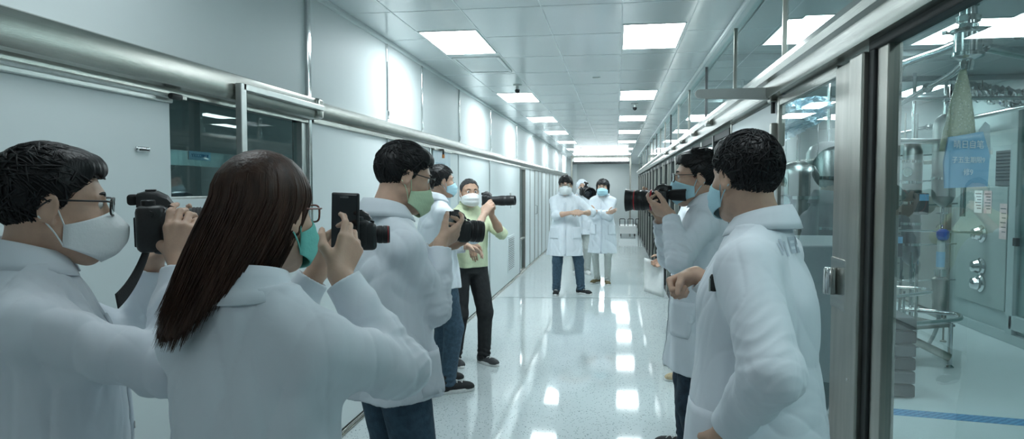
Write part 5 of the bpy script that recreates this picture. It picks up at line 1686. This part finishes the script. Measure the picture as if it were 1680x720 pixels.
def droplet_mat():
    m = bpy.data.materials.new('clear_plastic_sleeve'); m.use_nodes = True
    nt = m.node_tree; b = nt.nodes['Principled BSDF']
    b.inputs['Base Color'].default_value = (0.70, 0.71, 0.54, 1); b.inputs['Roughness'].default_value = 0.12
    b.inputs['Alpha'].default_value = 0.55
    tc = nt.nodes.new('ShaderNodeTexCoord'); v = nt.nodes.new('ShaderNodeTexVoronoi'); v.inputs['Scale'].default_value = 95
    nt.links.new(tc.outputs['Object'], v.inputs['Vector'])
    r = nt.nodes.new('ShaderNodeValToRGB'); r.color_ramp.elements[0].position = 0.1; r.color_ramp.elements[1].position = 0.3; r.color_ramp.elements[0].color = (0.95, 0.95, 0.85, 1); r.color_ramp.elements[1].color = (0.60, 0.62, 0.46, 1)
    nt.links.new(v.outputs['Distance'], r.inputs[0]); nt.links.new(r.outputs[0], b.inputs['Base Color'])
    bp = nt.nodes.new('ShaderNodeBump'); bp.inputs['Strength'].default_value = 0.8; bp.inputs['Distance'].default_value = 0.004; nt.links.new(v.outputs['Distance'], bp.inputs['Height']); nt.links.new(bp.outputs[0], b.inputs['Normal'])
    return m
def pouch_mat():
    m = mat('blue_pouch_film', (0.28, 0.54, 0.78), 0.45, noise=0.05, nscale=14)
    m.node_tree.nodes['Principled BSDF'].inputs['Alpha'].default_value = 0.93
    return m
t = thing('hanging_bag', 'clear beaded plastic sleeve with a blue lettered pouch hanging in the laboratory', 'bag', (1.32, 2.845, 1.72))
ux = A3(0.953, 0.303, 0)                # across, as the pouch faces the corridor
uy = A3(-0.303, 0.953, 0)
g = []
for k in range(15):
    v = k / 14
    z = 0.285 - 0.315 * v
    w = 0.010 + 0.070 * v ** 0.9; dd = 0.010 + 0.022 * math.sin(v * 2.6)
    g.append([uy * 0.028 + ux * (w * math.cos(a) * (1 + 0.03 * math.sin(3 * a + k)) - 0.012 * v) + uy * dd * math.sin(a) + A3(0, 0, z) for a in np.linspace(0, 2 * math.pi, 33)[:-1]])
mb = MB(); mb.sheet(g, close_u=True); mb.build('sleeve', droplet_mat(), t, True, solid=0.0015)
rngb = np.random.default_rng(3)
mb = MB()
for k in range(70):
    v = rngb.uniform(0.02, 0.95) ** 0.8; a = rngb.uniform(math.pi, 2 * math.pi); w = 0.010 + 0.070 * v ** 0.9; dd = 0.012 + 0.022 * math.sin(v * 2.6)
    p = uy * 0.028 + ux * (w * math.cos(a) - 0.012 * v) + uy * dd * math.sin(a) + A3(0, 0, 0.285 - 0.315 * v)
    mb.lathe([(0, -0.002), (0.0016, -0.001), (0.0022, 0), (0.0016, 0.001), (0, 0.002)], p, n=8)
mb.build('droplets', CHROME, t, True)['kind'] = 'stuff'
OUT = ((-0.080, 0.022), (0.020, 0.050), (0.052, 0.052), (0.068, 0.045), (0.098, -0.045), (0.094, -0.165), (-0.090, -0.172), (-0.097, -0.075))
def outline(x, z):
    return x, z
rows = []
n = 17
for k in range(n):
    v = k / (n - 1)
    zl = 0.022 - 0.194 * v; zr = 0.045 - 0.210 * v
    xl = np.interp(v, [0, 0.5, 1], [-0.080, -0.098, -0.090]); xr = np.interp(v, [0, 0.42, 1], [0.066, 0.099, 0.094])
    rows.append([(xl + (xr - xl) * j / 12, zl + (zr - zl) * j / 12, 0.010 * math.sin(math.pi * j / 12) ** 0.6 * math.sin(math.pi * min(1, v + 0.15)) ** 0.5) for j in range(13)])
mb = MB()
mb.sheet([[ux * x - uy * (0.003 + d) + A3(0, 0, z) for x, z, d in r] for r in rows])
mb.sheet([[ux * x + uy * (0.003 + d) + A3(0, 0, z) for x, z, d in r][::-1] for r in rows])
po = mb.build('pouch', pouch_mat(), t, True)
mb = MB(); mb.slab([ux * x - uy * 0.0 + A3(0, 0, z) for x, z in ((0.05, 0.05), (0.078, 0.082), (0.098, 0.07), (0.107, -0.06), (0.100, -0.04))], uy, 0.002); mb.build('pouch_flap', mat('pale_clear_film', (0.55, 0.64, 0.68), 0.3, noise=0.04, nscale=20), po)
for txt, x, z, sz in (('晴日自笔', -0.005, -0.008, 0.033), ('子五生期限9', -0.004, -0.066, 0.026), ('修9', -0.004, -0.112, 0.028)):
    p = ux * x - uy * 0.0155 + A3(0, 0, z)
    lettering(txt, text_frame(p, -uy), sz, WHITE_INK, po, depth=0.0005)

# overhead pipe runs
def pipe(label, pts, r, m=CHROME, rj=0.08, flanges=()):
    p0 = A3(*pts[0])
    t = thing('overhead_pipe', label, 'pipe', p0, 'steel pipes under the laboratory ceiling')
    mb = MB(); mb.tube([A3(*p) - p0 for p in pts], r, 14, round_joints=rj); mb.build('pipe_run', m, t, True, angle=50)
    for (i, u) in flanges:
        a, b_ = A3(*pts[i]) - p0, A3(*pts[i + 1]) - p0
        d = nrm(b_ - a)
        mb = MB(); mb.lathe([(r, -0.012), (r * 1.7, -0.010), (r * 1.7, 0.010), (r, 0.012)], a + (b_ - a) * u, d, 20); mb.build('flange', CHROME, t, True, angle=40)
pipe('steel pipe curving from the dosing fitting down towards the tall vessels', ((1.36, 2.90, 2.13), (1.45, 3.4, 2.17), (1.55, 4.6, 2.25), (1.9, 6.2, 2.05), (2.1, 6.5, 2.0)), 0.022, flanges=((0, 0.15), (1, 0.5), (2, 0.6)))
pipe('second steel pipe running beside the curving one', ((1.38, 2.84, 2.10), (1.6, 3.6, 2.10), (1.9, 5.0, 2.12), (2.3, 6.4, 1.98)), 0.016, flanges=((1, 0.4),))
pipe('thick steel pipe leaving the dosing fitting away from the corridor', ((1.36, 2.85, 2.14), (1.75, 2.95, 2.16), (2.3, 3.2, 2.22), (3.0, 3.5, 2.24)), 0.020, flanges=((0, 0.4), (1, 0.6)))
pipe('bent steel pipe dropping beside the hanging sleeve', ((1.40, 2.9, 2.09), (1.85, 3.3, 2.10), (2.05, 3.45, 2.08), (2.08, 3.5, 1.75)), 0.018, rj=0.14)
pipe('low steel pipe elbow at the height of the sleeve', ((2.2, 6.3, 1.95), (2.9, 6.45, 1.95), (3.0, 6.5, 1.8), (3.0, 6.5, 1.3)), 0.022, flanges=((2, 0.3),))
pipe('long straight steel pipe crossing near the laboratory lights', ((1.0, 6.8, 2.38), (2.2, 6.9, 2.38), (3.85, 7.0, 2.38)), 0.018, flanges=((0, 0.5), (1, 0.5)))
pipe('upper steel pipe along the laboratory side wall', ((3.75, 3.0, 2.34), (3.75, 7.5, 2.30), (3.75, 12.5, 2.26)), 0.025, flanges=((0, 0.5), (1, 0.3)))

# tall vessels
def vessel(label, x, y, z0, z1, r, m=STEELV, legs_=True, bands=2, gauge=False):
    t = thing('process_vessel', label, 'vessel', (x, y, 0), 'tall steel process vessels')
    pr = [(0.0, z0), (r * 0.25, z0 + 0.01), (r * 0.75, z0 + 0.05), (r, z0 + 0.11), (r, z1 - 0.1), (r * 0.8, z1 - 0.04), (r * 0.3, z1), (0, z1)]
    mb = MB(); mb.lathe(pr, n=32); mb.build('shell', m, t, True, angle=40)
    for k in range(bands):
        z = z0 + 0.11 + (z1 - z0 - 0.21) * (k + 0.5) / bands
        mb = MB(); mb.lathe([(r, -0.015), (r * 1.06, -0.013), (r * 1.06, 0.013), (r, 0.015)], (0, 0, z), n=32); mb.build('band', CHROME, t, True, angle=40)
    mb = MB(); mb.tube([(0, 0, z1 - 0.02), (0, 0, ZC)], 0.016, 10); mb.build('riser', CHROME, t, True, angle=40)
    if legs_:
        for a in range(3):
            an = a * 2.094 + 0.3
            mb = MB(); mb.tube([(r * 0.85 * math.cos(an), r * 0.85 * math.sin(an), z0 + 0.14), (r * 1.05 * math.cos(an), r * 1.05 * math.sin(an), 0.012)], 0.014, 8)
            mb.lathe([(0.03, 0), (0.03, 0.008), (0.012, 0.014)], (r * 1.05 * math.cos(an), r * 1.05 * math.sin(an), 0), n=16); mb.build('leg', CHROME, t, True, angle=40)
    else:
        mb = MB(); mb.tube([(0, 0, z0 + 0.02), (0, 0, z0 - 0.22), (0.05, 0.04, z0 - 0.4)], 0.014, 8); mb.build('outlet', CHROME, t, True, angle=40)
        mb = MB(); B3(mb, -0.02, 0.02, 0.0, LX - x if False else r + 0.3, (z0 + z1) / 2 - 0.02, (z0 + z1) / 2 + 0.02, 0.004); mb.build('wall_bracket', STEELV, t)
    if gauge:
        mb = MB(); mb.lathe([(0, 0), (0.045, 0.0), (0.045, 0.02), (0.04, 0.025), (0, 0.025)], (-r * 0.7, -r * 0.75, z1 - 0.3), (-0.7, -0.7, 0), 24); mb.build('gauge', CHROME, t, True, angle=40)
    return t
vessel('tall slim steel filter column behind the hanging pouch', 3.10, 7.1, 1.36, 2.25, 0.10, m=mat('satin_steel', (0.46, 0.48, 0.47), 0.42, 0.9, noise=0.08, nscale=10), legs_=False)
DULL = mat('dull_steel', (0.22, 0.24, 0.24), 0.32, 0.9, noise=0.15, nscale=10)
vessel('thick dark banded column at the edge of the clamped pane', 2.80, 7.05, 0.80, 2.0, 0.085, m=DULL, bands=5, gauge=True)
vessel('steel vessel on three feet seen through the glass door', 1.36, 5.45, 0.5, 1.75, 0.15, m=DULL, bands=3, gauge=True)
vessel('wide steel vessel behind the other one in the glass door', 1.82, 6.3, 0.45, 1.95, 0.18, m=DULL, bands=3)
vessel('slim steel vessel nearest the dark framed glass doors', 1.25, 7.2, 0.4, 1.9, 0.12, bands=4)
vessel('broad steel vessel by the dark framed glass doors', 1.45, 8.9, 0.4, 1.95, 0.26, bands=3)
vessel('steel vessel beside the back wall of the laboratory', 1.6, 11.6, 0.4, 1.95, 0.28, bands=3)
# dark cabinets behind the far glass doors
for k, (y0_, y1_) in enumerate(((14.0, 15.6), (15.9, 17.3), (17.6, 19.4), (19.8, 21.5))):
    t = thing('cabinet', 'dark equipment cabinet behind the far glass doors, %s from the back wall' % ORD[k].replace('nearest', 'first'), 'cabinet', (1.25, (y0_ + y1_) / 2, 0), 'cabinets behind the far glass doors')
    h_ = (y1_ - y0_) / 2
    mb = MB(); B3(mb, -0.25, 0.3, -h_, h_, 0.0, 1.85, 0.01); mb.build('carcass', DARKM, t)
    for q in (-1, 1):
        mb = MB(); B3(mb, -0.275, -0.25, q * h_ / 2 - h_ / 2 + 0.02, q * h_ / 2 + h_ / 2 - 0.02, 0.08, 1.8, 0.006); d_ = mb.build('door', CAM_GREY, t)
        mb = MB(); mb.tube([(-0.28, q * 0.05, 0.9), (-0.31, q * 0.05, 0.9), (-0.31, q * 0.05, 1.1), (-0.28, q * 0.05, 1.1)], 0.008, 8, round_joints=0.015); mb.build('handle', CHROME, d_, True)
for k in range(4):
    t = thing('cabinet', 'low dark cabinet between steel vessels, %s along the glass doors' % ORD[k].replace('nearest', 'first'), 'cabinet', (1.15, (4.15, 8.05, 10.2, 12.7)[k], 0), 'low cabinets along the glass doors')
    mb = MB(); B3(mb, -0.2, 0.22, -0.4, 0.4, 0.06, 1.25 + 0.15 * (k % 2), 0.01); mb.build('carcass', mat('grey_enamel', (0.22, 0.26, 0.27), 0.45, noise=0.04, nscale=9), t)
    for q in range(3):
        mb = MB(); B3(mb, -0.22, -0.2, -0.37, 0.37, 0.12 + q * 0.36, 0.45 + q * 0.36, 0.006); d_ = mb.build('drawer', CAM_GREY if q % 2 else LABW, t)
        mb = MB(); B3(mb, -0.245, -0.22, -0.1, 0.1, 0.38 + q * 0.36, 0.40 + q * 0.36, 0.004); mb.build('handle', CHROME, d_)
# sampling line with the blue valve
t = thing('sampling_line', 'vertical sampling line with blue valve and blue label tube', 'valve', (3.05, 7.0, 0))
mb = MB(); mb.lathe([(0.016, 1.20), (0.016, 1.30), (0.05, 1.305), (0.05, 1.315), (0.012, 1.32)], n=20); mb.lathe([(0.008, 1.315), (0.008, 1.35)], n=10); mb.build('top_fitting', CHROME, t, True, angle=40)
mb = MB(); mb.tube([(-0.42, -0.10, 1.15), (0, 0, 1.14), (0.40, 0.10, 1.12)], 0.012, 10); mb.build('cross_bar', CHROME, t, True, angle=40)
mb = MB(); mb.lathe([(0, 1.055), (0.035, 1.058), (0.052, 1.08), (0.056, 1.11), (0.052, 1.14), (0.03, 1.16), (0, 1.163)], c=(0, -0.03, 0), n=10); mb.build('valve_knob', mat('blue_valve_plastic', (0.02, 0.12, 0.50), 0.4, noise=0.05, nscale=30), t, True, angle=25)
mb = MB(); mb.lathe([(0.032, 0.78), (0.034, 0.785), (0.034, 1.05), (0.03, 1.055)], n=24); mb.build('sight_tube', mat('frosted_tube', (0.48, 0.54, 0.54), 0.25, noise=0.03, nscale=20), t, True, angle=40)
mb = MB(); mb.lathe([(0.036, 0.80), (0.0365, 0.80), (0.0365, 0.945), (0.036, 0.945)], n=24); mb.build('blue_label', BLUE_LBL, t, True, angle=40)
mb = MB(); mb.lathe([(0.03, 0.70), (0.05, 0.71), (0.05, 0.78), (0.03, 0.785)], n=16); mb.build('union', CHROME, t, True, angle=40)
mb = MB(); mb.lathe([(0.0, 0.36), (0.06, 0.362), (0.066, 0.38), (0.066, 0.45), (0.062, 0.46), (0.072, 0.50), (0.072, 0.68), (0.05, 0.70), (0, 0.702)], n=28); mb.build('lower_cylinder', STEELV, t, True, angle=40)
mb = MB(); mb.tube(bez((0, 0, 0.37), (0.0, 0, 0.2), (-0.06, -0.03, 0.12), (-0.14, -0.06, 0.018), n=16), 0.018, 10); mb.build('hose', mat('pale_hose', (0.42, 0.47, 0.47), 0.4, noise=0.05, nscale=30), t, True)
# loose small instruments on the columns
for k, (x, y, z, lb) in enumerate(((2.82, 6.86, 1.40, 'small blue-topped terminal box on the dark banded column'), (2.62, 6.9, 1.0, 'blue tagged box low on the dark banded column'))):
    t = thing('terminal_box', lb, 'terminal box', (x, y, z), 'boxes clipped to the columns')
    mb = MB(); B3(mb, -0.045, 0.045, -0.03, 0.09, -0.10, 0.10, 0.008); mb.build('housing', CAM_GREY, t)
    mb = MB(); B3(mb, -0.04, 0.04, -0.034, -0.03, 0.03, 0.09, 0.001); mb.build('blue_tag', BLUE_LBL, t)
# rod rack between the columns
t = thing('rod_rack', 'thin steel rod rack with little shelves between the columns', 'rack', (2.85, 7.3, 0))
for k, (x, y) in enumerate(((-0.22, 0.0), (-0.12, 0.15), (0.02, 0.12), (0.16, 0.2), (0.42, 0.1))):
    mb = MB(); mb.tube([(x, y, 0.0), (x, y, 2.3)], 0.009 + 0.004 * (k % 2), 8); mb.lathe([(0.03, 0), (0.03, 0.01), (0.012, 0.02)], (x, y, 0), n=14)
    for z in (0.5 + 0.07 * k, 1.2 + 0.05 * k, 1.75 - 0.06 * k): mb.lathe([(0.009, -0.02), (0.022, -0.018), (0.022, 0.018), (0.009, 0.02)], (x, y, z), n=12)
    mb.build('upright', CHROME if k % 2 else STEELV, t, True, angle=40)
for k, z in enumerate((0.62, 0.98, 1.38, 1.62, 1.88)):
    mb = MB(); mb.tube([(-0.28, -0.02 + 0.03 * k, z), (0.1, 0.1, z - 0.01), (0.5, 0.06, z + 0.015)], 0.008, 8); mb.build('cross_rod', CHROME, t, True)
for k, (x, z) in enumerate(((-0.17, 0.80), (-0.05, 1.16), (0.30, 1.44), (-0.14, 1.70))):
    mb = MB(); mb.lathe([(0, 0), (0.05, 0.0), (0.055, 0.03), (0.045, 0.10), (0.02, 0.12), (0.02, 0.15), (0, 0.152)], (x, 0.02, z), n=18); mb.build('fitting', DULL if k % 2 else CHROME, t, True, angle=40)
rack0 = t
for (x, y, rz, lb) in ((3.0, 8.6, 0.5, 'steel rod rack deeper in the room by the bronze cabinet'), (1.62, 7.4, 1.2, 'steel rod rack standing behind the vessels at the glass door')):
    c = copy_tree(rack0); c.location = (x, y, 0); c.rotation_euler = (0, 0, rz); c['label'] = lb; c['group'] = 'steel rod racks'
rack0['group'] = 'steel rod racks'
t = thing('bead_chain', 'beaded steel chain hanging just inside the clamped pane', 'chain', (1.62, 4.55, 0))
mb = MB()
for k in range(118): mb.lathe([(0, -0.0075), (0.005, -0.005), (0.007, 0), (0.005, 0.005), (0, 0.0075)], (0.004 * math.sin(k * 0.9), 0, 0.85 + k * 0.0155), n=8)
mb.build('beads', CHROME, t, True)
mb = MB(); mb.tube([(0, 0, 0.84), (0, 0, 2.66)], 0.0012, 6); mb.build('cord', STEELV, t)
mb = MB(); mb.lathe([(0, 0), (0.016, 0.004), (0.018, 0.05), (0.008, 0.065), (0, 0.066)], (0, 0, 0.79), n=16); mb.build('weight', CHROME, t, True, angle=40)
# trolley of bent tube
t = thing('trolley', 'low stainless trolley of bent tube on small feet', 'trolley', (2.68, 6.3, 0))
rail = [(-0.40, -0.25, 0.40), (0.30, 0.12, 0.40), (0.42, 0.42, 0.40), (0.0, 0.62, 0.40)]
mb = MB(); mb.tube(rail, 0.022, 12, round_joints=0.12); mb.build('loop_rail', CHROME, t, True, angle=50)
mb = MB(); mb.tube([(-0.35, -0.1, 0.62), (0.12, 0.25, 0.62), (0.16, 0.5, 0.62), (-0.3, 0.62, 0.62)], 0.016, 12, round_joints=0.1); mb.build('handle_rail', CHROME, t, True, angle=50)
mb = MB(); mb.slab([(-0.38, -0.16, 0.335), (0.26, 0.14, 0.335), (0.02, 0.58, 0.335), (-0.45, 0.4, 0.335)], (0, 0, 1), 0.02); mb.build('deck', STEEL, t)
mb = MB(); mb.tube([(-0.45, -0.05, 0.30), (-0.1, 0.02, 0.22), (0.15, -0.02, 0.10)], 0.035, 10); mb.build('sloping_beam', STEELV, t, True, angle=40)
for (x, y) in ((0.17, 0.02), (-0.36, -0.15), (0.0, 0.55), (-0.42, 0.36)):
    mb = MB(); mb.tube([(x, y, 0.39), (x, y, 0.03)], 0.018, 10); mb.lathe([(0.034, 0), (0.034, 0.01), (0.014, 0.03)], (x, y, 0), n=16); mb.build('leg', CHROME, t, True, angle=40)
for (x, y) in ((-0.1, 0.3), (0.05, 0.42)):
    mb = MB(); mb.tube([(x, y, 0.35), (x, y, 0.62)], 0.012, 8); mb.build('strut', CHROME, t, True, angle=40)
t = thing('hose_end', 'thick grey hose end lying on the white floor behind the clamped pane', 'hose', (2.25, 6.02, 0))
mb = MB(); mb.tube(bez((-0.45, 0.3, 0.05), (-0.2, 0.2, 0.10), (-0.05, 0.1, 0.06), (0.12, -0.12, 0.024), n=16), [0.024, 0.024, 0.022], 12); mb.build('hose_body', CAM_GREY, t, True, angle=50)
mb = MB(); mb.lathe([(0.026, 0), (0.026, 0.05)], (-0.45, 0.3, 0.05), (-0.7, 0.4, -0.2), 16); mb.build('coupling', CHROME, t, True, angle=40)
t = thing('crate_stack', 'stack of grey louvred crates behind the clamped pane', 'crates', (2.03, 5.50, 0))
for k in range(6):
    mb = MB(); mb.box((0, 0, 0.055 + k * 0.10), (0.30, 0.34, 0.09), 0.012, 2); mb.build('crate', CAM_GREY if k % 2 else DARKM, t)
# wall cabinet sheet and access panel
m = MB(); B3(m, LX - 0.10, LX, 8.75, 10.3, 0.06, 1.45, 0.006); o = tag(m.build('wall_cabinet', mat('bronze_steel_sheet', (0.36, 0.36, 0.33), 0.35, 0.8, noise=0.08, nscale=3)), 'bronze steel wall cabinet behind the sampling line', 'cabinet')
mb = MB(); B3(mb, LX - 0.115, LX - 0.10, 8.73, 8.79, 0.0, 2.5, 0.004); mb.build('edge_strip', ALU, o)
mb = MB(); B3(mb, LX - 0.14, LX - 0.02, 8.75, 10.4, 0.0, 0.06, 0.006); mb.build('plinth', STEEL, o)
t = thing('access_panel', 'grey access panel with three round polished sockets on the laboratory wall', 'panel', (LX, 7.92, 0))
mb = MB(); B3(mb, -0.05, 0.0, -0.42, 0.62, 0.30, 1.56, 0.006); mb.build('panel_plate', mat('grey_panel_paint', (0.30, 0.36, 0.35), 0.5, noise=0.03, nscale=5), t)
for z in (1.06, 0.71, 0.53):
    mb = MB(); mb.lathe([(0.0, 0), (0.09, 0), (0.095, 0.02), (0.07, 0.035), (0.075, 0.06), (0.055, 0.10), (0.02, 0.11), (0, 0.112)], (-0.05, 0.02, z), (-1, 0, 0), 14); mb.build('socket', CHROME, t, True, angle=20)
for (y, z, w_, h_, mm, lb) in ((8.05, 1.40, 0.16, 0.24, PAPER, 'white notice sheet on the grey access panel'), (7.86, 1.40, 0.15, 0.24, PAPER_P, 'pinkish notice sheet on the grey access panel'), (7.56, 1.21, 0.13, 0.36, PAPER_P, 'narrow upright tag sheet at the edge of the access panel')):
    t = thing('notice_sheet', lb, 'notice', (LX - 0.052, y, z), 'sheets on the access panel')
    mb = MB(); B3(mb, -0.002, 0, -w_ / 2, w_ / 2, -h_ / 2, h_ / 2); mb.build('sheet', mm, t)
    mb = MB()
    for k in range(6): B3(mb, -0.003, -0.002, -w_ * 0.38, w_ * (0.38 - 0.12 * (k % 3)), h_ * (0.36 - 0.13 * k) - 0.006, h_ * (0.36 - 0.13 * k) + 0.004)
    mb.build('printed_lines', CAM_GREY, t)
t = thing('wall_vent', 'black slatted vent high on the laboratory wall', 'vent', (LX, 7.62, 1.76))
mb = MB(); B3(mb, -0.03, 0, -0.16, 0.16, -0.19, 0.17, 0.005); mb.build('frame', CAM_GREY, t)
mb = MB()
for k in range(9): mb.box((-0.033, 0, -0.13 + k * 0.034), (0.012, 0.27, 0.014), 0.003, 1)
mb.build('slats', RUBB, t)
# framed inner window to the right
m = MB(); B3(m, LX - 0.030, LX - 0.022, 4.0, 7.35, 0.30, 2.45); o = struct('window_30', m, GLASS, 'tall framed inner window on the laboratory side wall', 'window')
mb = MB()
for y in (3.95, 5.6, 7.40): B3(mb, LX - 0.06, LX - 0.005, y - 0.06, y + 0.06, 0.1, 2.5, 0.006)
for z in (0.22, 2.46): B3(mb, LX - 0.06, LX - 0.005, 3.95, 7.40, z - 0.07, z + 0.07, 0.006)
mb.build('window_frame', LABW, o)
mb = MB(); B3(mb, LX - 0.066, LX - 0.03, 7.30, 7.36, 0.98, 1.06, 0.004); mb.build('catch', RUBB, o)
m = MB(); B3(m, LX - 0.05, LX - 0.0, 3.9, 8.7, 0.0, 0.10, 0.006); struct('baseboard_lab', m, LABW, 'grey skirting under the inner laboratory window', 'baseboard')
# crumpled foil duct
t = thing('foil_duct', 'crumpled silver foil duct near the laboratory ceiling', 'duct', (3.30, 7.28, 2.47))
rngd = np.random.default_rng(9)
g = []
for k in range(40):
    v = k / 39
    c = A3(-0.1 + 0.75 * v, 0.10 * math.sin(v * 4), -0.02 + 0.05 * math.sin(v * 5))
    g.append([c + A3(0, math.cos(a), math.sin(a)) * 0.085 * (1 + 0.14 * rngd.normal()) for a in np.linspace(0, 2 * math.pi, 19)[:-1]])
mb = MB(); mb.sheet(g, close_u=True); mb.build('foil_skin', CHROME, t, False)
mb = MB(); mb.tube([(0.2, 0, 0.05), (0.2, 0, 0.22)], 0.006, 8); mb.build('hanger', STEELV, t)
# bubbled clear sheet hanging behind the glass door
t = thing('plastic_wrap', 'crinkled bluish clear wrap hanging behind the glass door', 'wrap', (1.29, 5.0, 2.06))
g = []
for i in range(22):
    row = []
    for j in range(16):
        u, v = i / 21 - 0.5, j / 15 - 0.5
        row.append(A3(0.30 * u + 0.03 * rngd.normal() * 0.3, 0.05 * math.sin(u * 9 + v * 7) + 0.018 * rngd.normal(), 0.30 * v * (1 - 0.5 * (u + 0.5)) + 0.10 * u))
    g.append(row)
wm = mat('bluish_clear_film', (0.50, 0.68, 0.78), 0.12, noise=0.15, nscale=30); wm.node_tree.nodes['Principled BSDF'].inputs['Alpha'].default_value = 0.6
mb = MB(); mb.sheet(g); mb.build('film', wm, t, False, solid=0.001)
mb = MB(); mb.tube([(0, 0, 0.12), (0, 0, 0.50)], 0.004, 6); mb.build('hanger', STEELV, t)
# far low cart at the end of the corridor
t = thing('cart', 'low white cart with black rails at the far end of the corridor', 'cart', (0.40, 22.6, 0))
mb = MB(); B3(mb, -0.30, 0.26, -0.5, 0.5, 0.28, 0.33, 0.008); mb.build('deck', RUBBER_W, t)
mb = MB(); B3(mb, -0.28, 0.24, -0.48, 0.48, 0.08, 0.28, 0.008); mb.build('base', RUBBER_W, t)
for x in (-0.28, -0.02, 0.22):
    mb = MB(); mb.tube([(x, -0.48, 0.33), (x, -0.48, 0.56), (x + 0.16, -0.48, 0.56), (x + 0.16, -0.48, 0.33)], 0.012, 8, round_joints=0.03); mb.build('rail', RUBB, t, True, angle=40)
for x in (-0.24, 0.2):
    for y in (-0.4, 0.4):
        mb = MB(); mb.lathe([(0.04, -0.012), (0.04, 0.012)], (x, y, 0.04), (1, 0, 0), 18); mb.build('wheel', RUBB, t, True, angle=40)
# coats-and-cable hooks along the glazed side
for k, (y, lb) in enumerate(((8.9, 'nearest one'), (10.6, 'second one'), (13.0, 'third one'))):
    t = thing('hanging_cable', 'black cable loop hanging low on the glazed side, %s' % lb, 'cable', (XR - 0.035, y, 0.55), 'cable loops on the glazed side')
    mb = MB(); mb.box((0, 0, 0.03), (0.03, 0.05, 0.06), 0.006); mb.build('clip', RUBB, t)
    mb = MB(); mb.tube(bez((0, -0.01, 0.01), (-0.05, -0.09, -0.30), (-0.05, 0.09, -0.30), (0, 0.01, 0.01), n=18), 0.009, 8); mb.build('loop', RUBB, t, True)

# ------------------------------------------------------------------ what people hold
if True:
    dslr('black camera with long grip raised by the man in the fold mask', (-1.082, 1.471, 1.456), (0.86, 0.51, 0.02), lens=0.085, scale=1.28,
         strap=[(-1.100, 1.477, 1.424), (-1.080, 1.427, 1.378), (-1.062, 1.367, 1.330), (-1.047, 1.297, 1.309)])
    phone('black smartphone held upright by the long-haired woman', (-0.600, 1.454, 1.463), (0.25, 0.95, 0.0), (0.03, 0, 1))
    t = dslr('compact camera with red ring held behind the smartphone', (-0.602, 1.554, 1.441), (0.93, 0.35, 0.0), lens=0.055, lr=0.026, scale=0.8, red=2, hood=0.0)
    dslr('black camera held at chest height by the man in the long white coat', (-0.621, 2.612, 1.390), (0.90, 0.42, -0.10), lens=0.075, lr=0.040, scale=1.05)
    dslr('long-lens black camera held up beside the vest-wearing man', (-1.051, 5.526, 1.445), (0.97, -0.10, 0.03), lens=0.19, lr=0.037, scale=1.08, upv=(0, 0, 1))
    dslr('black camera with brown hood between the two far people', (-0.534, 11.946, 1.486), (0.30, -0.95, -0.10), lens=0.13, lr=0.06, scale=1.5, hood=0.05, mic=True)
    dslr('large black camera with red-ringed lens aimed along the corridor', (0.227, 3.495, 1.492), (-0.985, 0.17, 0.0), lens=0.10, lr=0.045, scale=1.12, hood=0.03, red=2, eyehood=0.075)
    t = thing('paper_sheet', 'white paper sheet hanging beside the man with the large camera', 'paper', (0.315, 5.76, 0.83))
    mb = MB(); mb.sheet([[A3(0.10 * (u - 0.5) * 2 * 0.8, 0.02 * math.sin(v * 3 + u * 2), 0.28 * (0.5 - v) - 0.05 * u) for u in np.linspace(0, 1, 7)] for v in np.linspace(0, 1, 9)]); mb.build('sheet', PAPER, t, True, solid=0.001)
    t = thing('pocket_pen', 'dark clip pen in the coat pocket of the man by the steel post', 'pen', (0.251, 1.812, 1.302))
    mb = MB(); mb.lathe([(0, -0.02), (0.010, -0.018), (0.011, 0.0), (0.011, 0.018), (0.007, 0.025), (0, 0.026)], n=16); mb.build('barrel', CAM_BLACK, t, True, angle=40)
    mb = MB(); mb.box((-0.011, -0.004, -0.002), (0.004, 0.006, 0.034), 0.001); mb.build('clip', CHROME, t)

# ------------------------------------------------------------------ light and exposure
w = bpy.data.worlds.new('world'); sc.world = w; w.use_nodes = True
w.node_tree.nodes['Background'].inputs[0].default_value = (0.6, 0.75, 0.8, 1)
w.node_tree.nodes['Background'].inputs[1].default_value = 0.05
sc.view_settings.view_transform = 'Standard'
sc.view_settings.look = 'None'
sc.view_settings.gamma = 1.0
sc.view_settings.use_curve_mapping = False
sc.view_settings.exposure = 0.88
sc.cycles.use_denoising = True
sc.cycles.max_bounces = 10
sc.cycles.transparent_max_bounces = 24
sc.cycles.sample_clamp_indirect = 6
